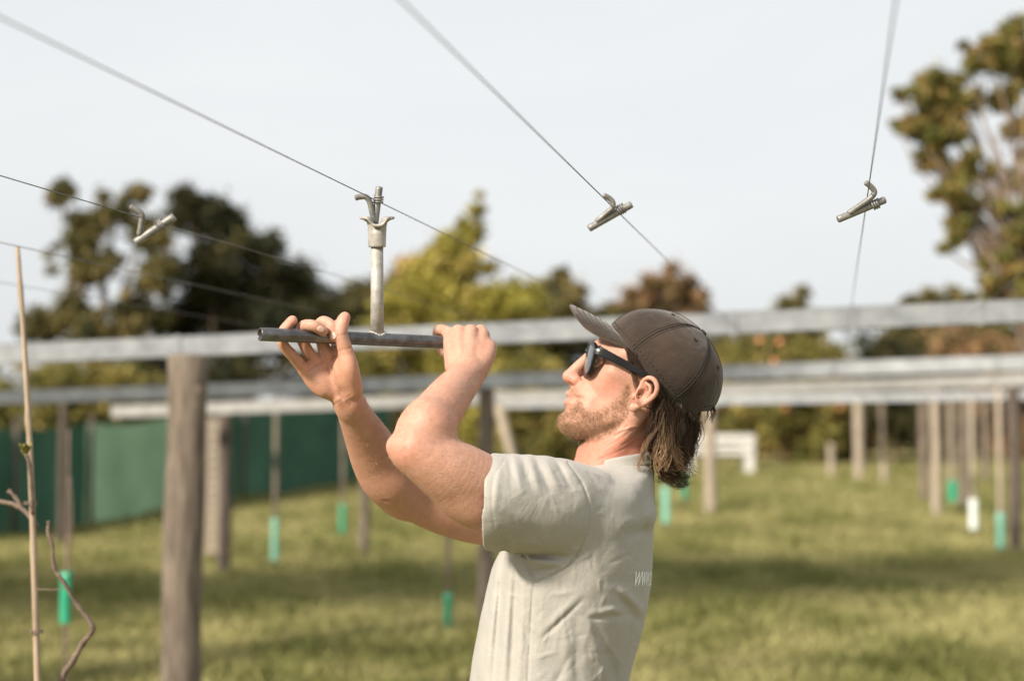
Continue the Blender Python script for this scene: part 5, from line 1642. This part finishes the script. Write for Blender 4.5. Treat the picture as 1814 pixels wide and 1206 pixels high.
# ------------------------------------------------------------------ sunglasses
BLK, n, l, p = new_mat('gloss_black_acetate')
p.inputs['Base Color'].default_value = (0.008, 0.008, 0.009, 1); p.inputs['Specular IOR Level'].default_value = 0.3
t = n.new('ShaderNodeTexNoise'); t.inputs['Scale'].default_value = 120
cr = n.new('ShaderNodeMapRange'); cr.inputs[3].default_value = 0.16; cr.inputs[4].default_value = 0.34
l.new(t.outputs['Fac'], cr.inputs[0]); l.new(cr.outputs[0], p.inputs['Roughness'])
LENS, n, l, p = new_mat('smoked_lens')
p.inputs['Base Color'].default_value = (0.02, 0.02, 0.022, 1); p.inputs['Roughness'].default_value = 0.03
p.inputs['Specular IOR Level'].default_value = 0.9; p.inputs['Coat Weight'].default_value = 1.0; p.inputs['Coat Roughness'].default_value = 0.03
tr = n.new('ShaderNodeBsdfTransparent'); tr.inputs['Color'].default_value = (0.20, 0.20, 0.21, 1)
mxs = n.new('ShaderNodeMixShader'); mxs.inputs[0].default_value = 0.85
l.new(tr.outputs[0], mxs.inputs[1]); l.new(p.outputs[0], mxs.inputs[2]); l.new(mxs.outputs[0], n['Material Output'].inputs['Surface'])
GLS = empty('sunglasses', B(np.array([1040.0, 635.0, 0.0])), PERSON)
GN = np.array([-0.975, -0.222, 0.0]); GD = np.array([-0.222, 0.975, 0.0])     # outwards, down the lens
GC = np.array([1038.5, 634.0, 0.0])
def gl_pt(lat, dn, off=0.0):
    """lat: px from the middle of the face, dn: px down, off: px outwards"""
    wrap = 0.0029 * lat * lat
    return GC + GD * dn + CW * lat + GN * (off - wrap)
def lens_outline(k, n=48):
    out = []
    for i in range(n):
        a = 2 * math.pi * i / n
        ca, sa = math.cos(a), math.sin(a)
        e = 0.62
        x = 27 * k * math.copysign(abs(ca) ** e, ca); y = 26.5 * k * math.copysign(abs(sa) ** e, sa)
        x *= 1 - 0.10 * (y / 25) * 1.0
        out.append((x, y))
    return out
for s in (-1, 1):
    cx_ = 37
    # frame ring: outer/inner loops with thickness
    lo_, li_ = lens_outline(1.2), lens_outline(0.95)
    V = []
    for (loop, off) in ((lo_, 2.6), (li_, 2.0), (li_, -2.4), (lo_, -2.8)):
        for (x, y) in loop:
            V.append(gl_pt(s * (cx_ + x), y + 1, off))
    nn_ = 48
    F = [(r * nn_ + j, r * nn_ + (j + 1) % nn_, ((r + 1) % 4) * nn_ + (j + 1) % nn_, ((r + 1) % 4) * nn_ + j) for r in range(4) for j in range(nn_)]
    fr = mesh_obj('rim', B(np.array(V)), F, BLK, GLS)
    md = fr.modifiers.new('round', 'BEVEL'); md.width = 0.0006; md.segments = 2; md.limit_method = 'ANGLE'; md.angle_limit = R(40)
    V = [gl_pt(s * cx_, 1, 1.6)]; F = []
    for q in (0.5, 0.99):
        for (x, y) in lens_outline(q): V.append(gl_pt(s * (cx_ + x), y + 1, 1.6 + 1.2 * (1 - q * q)))
    for j in range(nn_):
        F.append((0, 1 + j, 1 + (j + 1) % nn_)); F.append((1 + j, 1 + nn_ + j, 1 + nn_ + (j + 1) % nn_, 1 + (j + 1) % nn_))
    # give the lens a back face
    nv = len(V); V += [q_ - GN * 1.4 for q_ in V]; F += [tuple(i + nv for i in q_[::-1]) for q_ in F]
    mesh_obj('lens', B(np.array(V)), F, LENS, GLS)
    # temple arm: tapering bar back to the ear, then hooked down behind it
    hinge = gl_pt(s * 69, -18, -3)
    path = np.array([(hinge[0] - 2, hinge[1] - 2.5, 69.5 * s), (1062, 621.5, 77 * s), (1085, 633, 83.5 * s), (1112, 647, 87 * s), (1140, 662, 91 * s), (1162, 676, 90 * s), (1175, 694, 84 * s), (1180, 704, 80 * s)])
    hh = np.array([9.5, 8.6, 7.2, 6.6, 5.2, 4.6, 4.6, 4.4])
    Q = catmull(np.column_stack([path, hh]), 6)
    V, F = [], []
    tg = np.gradient(Q[:, :3], axis=0); tg /= np.linalg.norm(tg, axis=1)[:, None]
    for i in range(len(Q)):
        up_ = np.cross(tg[i], CW); up_ /= np.linalg.norm(up_)
        h_ = Q[i, 3]
        for (a_, b_) in ((-1, -.75), (-1, .75), (-.75, 1), (.75, 1), (1, .75), (1, -.75), (.75, -1), (-.75, -1)):
            V.append(Q[i, :3] + up_ * h_ * b_ + CW * 2.0 * a_)
    m8 = 8
    for i in range(len(Q) - 1):
        for j in range(m8): F.append((i * m8 + j, i * m8 + (j + 1) % m8, (i + 1) * m8 + (j + 1) % m8, (i + 1) * m8 + j))
    F.append(tuple(range(m8))[::-1]); F.append(tuple((len(Q) - 1) * m8 + j for j in range(m8)))
    mesh_obj('temple', B(np.array(V)), F, BLK, GLS, smooth=False)
# bridge
v_, f_ = tube(B(np.array([gl_pt(x, -10 - 4 * math.cos(x / 12 * 1.5), 1) for x in np.linspace(-12, 12, 9)])), 3.4 / SPX, 10)
mesh_obj('bridge', v_, f_, BLK, GLS)
# silver mark on the near temple: ring and a slanted bar of fine strokes
SIL = mat_noise('silver_mark', (0.70, 0.68, 0.64), (0.85, 0.84, 0.80), 40, 0.35, 0.5)
tdir = np.array([0.875, 0.484, 0.13]); tdir /= np.linalg.norm(tdir)
tup = np.cross(tdir, CW); tup /= np.linalg.norm(tup)
mc = np.array([1059.5, 620.0, -79.3])
v_, f_ = torus(mc, np.array([0.1, 0.05, -1.0]), 2.2, 0.75); mesh_obj('emblem', B(v_), f_, SIL, GLS)
for k in range(9):
    c_ = mc + tdir * (4.6 + k * 1.75) + tup * 0.2 + np.array([0, 0, -0.15 - 0.05 * k])
    hgt = 2.4 - 0.14 * k
    V = np.array([c_ - tup * hgt / 2 - tdir * .55, c_ - tup * hgt / 2 + tdir * .55, c_ + tup * hgt / 2 + tdir * .55, c_ + tup * hgt / 2 - tdir * .55])
    mesh_obj('emblem', B(V), [(0, 1, 2, 3)], SIL, GLS, smooth=False)
# retainer cord behind the ear
v_, f_ = pxtube(np.array([(1173, 705, -84), (1168, 716, -78), (1158, 724, -76), (1147, 722, -78), (1140, 716, -82)]), 0.8, 6)
mesh_obj('cord', v_, f_, BLK, GLS)

# ------------------------------------------------------------------ eyes
EYE, n, l, p = new_mat('eye')
tc = n.new('ShaderNodeTexCoord')
sx = n.new('ShaderNodeVectorMath'); sx.operation = 'DOT_PRODUCT'; sx.inputs[1].default_value = (-0.95, -0.12, 0.28)
nm = n.new('ShaderNodeVectorMath'); nm.operation = 'NORMALIZE'
l.new(tc.outputs['Object'], nm.inputs[0]); l.new(nm.outputs[0], sx.inputs[0])
cr = n.new('ShaderNodeValToRGB'); cr.color_ramp.interpolation = 'LINEAR'
e = cr.color_ramp.elements
e[0].position = 0.86; e[0].color = (0.62, 0.58, 0.54, 1); e[1].position = 0.885; e[1].color = (0.05, 0.06, 0.06, 1)
q_ = e.new(0.95); q_.color = (0.10, 0.12, 0.12, 1); q_ = e.new(0.975); q_.color = (0.005, 0.005, 0.005, 1)
l.new(sx.outputs['Value'], cr.inputs[0]); l.new(cr.outputs[0], p.inputs['Base Color']); p.inputs['Roughness'].default_value = 0.08
for s in (-1, 1):
    c_ = B(np.array([1059.0, 638.0, 37.0 * s]))
    bm = bmesh.new(); bmesh.ops.create_uvsphere(bm, u_segments=24, v_segments=16, radius=0.0125)
    vv = np.array([q_.co[:] for q_ in bm.verts]) + c_; ff = [tuple(w_.index for w_ in f_.verts) for f_ in bm.faces]; bm.free()
    mesh_obj('eye', vv, ff, EYE, PERSON, origin=c_)

# ------------------------------------------------------------------ hair
HAIR = mat_attr('brown_hair', 0.5, 0.22)
def strands(paths, r0, r1, cols):
    """paths (n,m,3) body space; three sided tapering tubes"""
    nS, mS, _ = paths.shape
    Wd = B(paths)
    T = np.gradient(Wd, axis=1); T /= np.linalg.norm(T, axis=2)[..., None] + 1e-12
    ref = np.array([0.31, -0.82, 0.47])
    N = np.cross(T, ref); N /= np.linalg.norm(N, axis=2)[..., None] + 1e-12
    Bq = np.cross(T, N)
    rad = np.linspace(r0, r1, mS)[None, :, None] / SPX
    V = np.stack([Wd + rad * (math.cos(a) * N + math.sin(a) * Bq) for a in (0, 2.094, 4.189)], 2)
    idx = np.arange(nS * mS * 3).reshape(nS, mS, 3)
    q = []
    for k in range(3):
        k2 = (k + 1) % 3
        q.append(np.stack([idx[:, :-1, k], idx[:, :-1, k2], idx[:, 1:, k2], idx[:, 1:, k]], -1).reshape(-1, 4))
    return V.reshape(-1, 3), np.vstack(q), np.repeat(cols.reshape(-1, 3), 3, 0)
def lock(guide, nst, spread, mS=18, curl=0.0, lead=0.0):
    G = catmull(np.asarray(guide, float), 12)
    t = np.linspace(0, 1, mS)
    ti = np.linspace(0, 1, len(G))
    g = np.stack([np.interp(t, ti, G[:, k]) for k in range(3)], -1)
    P = np.repeat(g[None], nst, 0)
    o = rng.normal(size=(nst, 1, 3)) * spread * np.array([1, 0.6, 1.2])
    taper = (1.0 - 0.35 * t)[None, :, None]
    P = P + o * taper
    ph = rng.random((nst, 1)) * 6.28
    fr = 5 + 4 * rng.random((nst, 1))
    P[..., 0] += curl * np.sin(t[None] * fr + ph) * t[None] ** 1.2
    P[..., 2] += curl * np.cos(t[None] * fr + ph) * t[None] ** 1.2
    stray = (rng.random((nst, 1)) < 0.14) * rng.normal(size=(nst, 1)) * 11
    P[..., 0] += stray * t[None] ** 2
    # individual lengths
    ln = 0.62 + 0.45 * rng.random((nst, 1, 1)) ** 0.7
    P = P[:, :1] + (P - P[:, :1]) * ln
    return P
PATHS, COLS = [], []
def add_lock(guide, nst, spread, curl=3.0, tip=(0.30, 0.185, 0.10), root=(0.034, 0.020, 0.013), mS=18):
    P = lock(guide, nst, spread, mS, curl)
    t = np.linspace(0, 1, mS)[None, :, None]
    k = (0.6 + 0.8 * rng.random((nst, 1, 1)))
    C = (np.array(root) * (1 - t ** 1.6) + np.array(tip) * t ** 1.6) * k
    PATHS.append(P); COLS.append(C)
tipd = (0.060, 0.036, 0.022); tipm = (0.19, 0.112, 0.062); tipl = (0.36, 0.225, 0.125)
for i in range(64):
    s = i / 63.0
    # root runs from behind the near ear, round the back of the head to the far ear
    a = -1 + 2 * s
    ru = 1228 - 58 * abs(a) ** 1.5; rv = 748 - 44 * abs(a) ** 1.3; rw = 78 * math.sin(a * 1.45)
    j = lambda k: rnd.uniform(-k, k)
    end_u = 1195 - 18 * abs(a) + j(15); end_v = 832 + j(24) - 8 * abs(a); wv = rnd.choice([-1, 1]) * rnd.uniform(3, 8)
    kick = rnd.choice([-1, 0.5, 0.9, 1.2])
    g = [(ru, rv, rw), (ru - 6 + j(5) + wv, rv + 30, rw * 0.97 + 2), (ru - 12 + j(7) - 6 * abs(a) - wv, rv + 58, rw * 0.86 + j(6)), (end_u + j(5) + wv * 0.8, end_v - 22, rw * 0.75 + j(8)), (end_u + 7 * kick, end_v - 5, rw * 0.72 + j(8)), (end_u + 17 * kick, end_v - 3 + j(5), rw * 0.7 + j(8))]
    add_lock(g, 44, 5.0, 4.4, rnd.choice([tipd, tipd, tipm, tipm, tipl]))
# long heavy lock that hangs lowest
for k in range(5):
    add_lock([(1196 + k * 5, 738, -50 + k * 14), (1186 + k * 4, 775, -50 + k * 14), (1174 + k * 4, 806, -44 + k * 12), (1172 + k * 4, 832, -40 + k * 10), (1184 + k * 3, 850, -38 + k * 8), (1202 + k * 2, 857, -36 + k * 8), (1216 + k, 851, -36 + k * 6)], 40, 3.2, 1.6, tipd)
# light curling locks in front, over the collar
for (g, c) in (
    ([(1168, 712, -80), (1162, 742, -78), (1160, 772, -74), (1148, 795, -74), (1135, 812, -76), (1130, 826, -78), (1137, 838, -80)], tipl),
    ([(1170, 716, -78), (1163, 752, -78), (1156, 778, -76), (1142, 800, -78), (1134, 818, -80), (1136, 832, -82)], tipm),
    ([(1176, 722, -76), (1168, 756, -78), (1166, 784, -78), (1160, 804, -78), (1160, 822, -78), (1168, 836, -76)], tipl),
    ([(1180, 724, -74), (1176, 756, -80), (1184, 786, -80), (1186, 808, -80), (1178, 828, -78)], tipl),
    ([(1186, 728, -70), (1190, 766, -78), (1192, 796, -80), (1200, 818, -78), (1214, 830, -74)], tipm),
    ([(1172, 718, -78), (1172, 760, -82), (1178, 790, -84), (1176, 812, -84), (1168, 826, -84)], tipl)):
    add_lock(g, 30, 2.4, 2.2, c)
# wisps that leave the outline
for (g, c) in (
    ([(1222, 748, -20), (1222, 775, -22), (1226, 800, -24), (1229, 822, -26), (1224, 836, -26)], tipd),
    ([(1215, 750, -40), (1218, 790, -42), (1222, 815, -44), (1232, 832, -44)], tipm),
    ([(1210, 752, -50), (1210, 800, -52), (1214, 828, -52), (1230, 836, -50)], tipd),
    ([(1258, 712, -10), (1262, 730, -12), (1258, 748, -12)], tipd), ([(1262, 710, 5), (1266, 730, 5), (1262, 744, 4)], tipd), ([(1250, 714, 12), (1254, 734, 12), (1250, 750, 10)], tipd)):
    add_lock(g, 9, 2.0, 2.5, c)
for k in range(34):
    a_ = rnd.uniform(-1, 1); ru = 1226 - 56 * abs(a_) ** 1.5; rv = 746 - 42 * abs(a_) ** 1.3; rw = 80 * math.sin(a_ * 1.45)
    du = rnd.uniform(-16, 22)
    add_lock([(ru, rv, rw), (ru + du * 0.2, rv + 30, rw * 1.05), (ru - 8 + du * 0.5 + rnd.uniform(-6, 6), rv + 60, rw * 1.08), (ru - 14 + du + rnd.uniform(-8, 8), rv + 84, rw), (ru - 8 + du * 1.5, rv + 98 + rnd.uniform(-14, 10), rw)], 3, 2.5, 5.0, rnd.choice([tipm, tipl, tipd]))
# hair between cap edge and ear, and the sideburn wisps
for sgn in (-1, 1):
    for k in range(9):
        f_ = k / 8.0
        add_lock([(1113 + 36 * f_, 618 + 44 * f_, 80 * sgn + 3 * sgn * f_), (1122 + 32 * f_, 638 + 28 * f_, 83 * sgn), (1134 + 28 * f_, 658 + 14 * f_, 85 * sgn), (1144 + 22 * f_, 668 + 12 * f_, 84 * sgn)], 26, 2.6, 1.2, tipd)
    for k in range(4):
        add_lock([(1110 + 3 * k, 618 + 6 * k, 77 * sgn), (1114 + 2 * k, 640, 80 * sgn), (1118 + 2 * k, 662, 82 * sgn), (1124 + k, 682, 82 * sgn), (1130, 694, 84 * sgn)], 9, 1.8, 1.6, tipm)
    for k in range(5):
        add_lock([(1160 + 4 * k, 680 + 8 * k, 78 * sgn), (1168 + 4 * k, 696 + 8 * k, 80 * sgn), (1174 + 4 * k, 714 + 8 * k, 78 * sgn), (1176 + 4 * k, 735 + 8 * k, 74 * sgn)], 40, 4.0, 1.5, tipd)
parts = [strands(P, 0.62, 0.25, np.broadcast_to(C, P.shape)) for P, C in zip(PATHS, COLS)]
V, F, C, nn_ = [], [], [], 0
for v_, q_, c_ in parts:
    V.append(v_); F.append(q_ + nn_); C.append(c_); nn_ += len(v_)
hair = mesh_obj('hair', np.vstack(V), np.vstack(F), HAIR, PERSON, cols=np.vstack(C))
# dense inner mass of the hair
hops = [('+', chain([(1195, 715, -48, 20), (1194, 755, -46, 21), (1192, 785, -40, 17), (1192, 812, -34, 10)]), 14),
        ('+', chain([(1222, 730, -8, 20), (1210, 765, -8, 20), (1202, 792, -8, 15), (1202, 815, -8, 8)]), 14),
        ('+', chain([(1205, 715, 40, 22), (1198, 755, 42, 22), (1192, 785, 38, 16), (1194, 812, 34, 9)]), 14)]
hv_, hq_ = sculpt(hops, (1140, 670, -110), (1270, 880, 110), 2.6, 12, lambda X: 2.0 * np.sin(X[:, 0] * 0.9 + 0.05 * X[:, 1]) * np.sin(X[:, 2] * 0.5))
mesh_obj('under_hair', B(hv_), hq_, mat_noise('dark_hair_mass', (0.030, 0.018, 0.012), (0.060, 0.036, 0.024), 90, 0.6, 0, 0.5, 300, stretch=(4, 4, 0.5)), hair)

# ------------------------------------------------------------------ stubble and arm hair
def fur(mask, n, length, r0, direction, c0, c1, jit=0.5):
    me = bv_
    wts = mask / mask.sum()
    ids = rng.choice(len(me), n, p=wts)
    # normals in body space
    q = bq_
    nrm = np.zeros_like(me)
    fn_ = np.cross(me[q[:, 2]] - me[q[:, 0]], me[q[:, 3]] - me[q[:, 1]])
    for k in range(4):
        for a_ in range(3): nrm[:, a_] += np.bincount(q[:, k], fn_[:, a_], minlength=len(me))
    nrm /= np.linalg.norm(nrm, axis=1)[:, None] + 1e-9
    N = nrm[ids]
    p0 = me[ids] + rng.normal(size=(n, 3)) * 0.5
    d = N * 0.55 + np.asarray(direction) + rng.normal(size=(n, 3)) * jit
    d /= np.linalg.norm(d, axis=1)[:, None]
    Lh = length * (0.4 + 0.8 * rng.random((n, 1)))
    c = p0 + d * Lh * 0.5 + N * 0.12 * Lh
    e_ = p0 + d * Lh + rng.normal(size=(n, 3)) * 0.08 * Lh
    P = np.stack([p0 - N * 0.5, c, e_], 1)
    k = rng.random((n, 1, 1)) ** 1.3
    C = np.array(c0) * (1 - k) + np.array(c1) * k
    return strands(P, r0, r0 * 0.35, np.broadcast_to(C, P.shape))
bm_ = beard_mask(bv_)
v_, q_, c_ = fur(bm_ ** 1.4, 9500, 4.6, 0.21, (-0.25, 0.55, 0.0), (0.17, 0.10, 0.06), (0.46, 0.30, 0.17))
mesh_obj('beard', v_, q_, HAIR, PERSON, cols=c_)
u, v, w = bv_.T
armm = ((u < 840) & (v > 640) & (v < 840) & (u > 640)).astype(float) * (1 - 0.7 * (w > -40))
v_, q_, c_ = fur(armm, 3600, 5.5, 0.15, (0.5, -0.2, 0.2), (0.36, 0.23, 0.13), (0.60, 0.42, 0.26), 0.35)
mesh_obj('arm_hair', v_, q_, HAIR, PERSON, cols=c_)
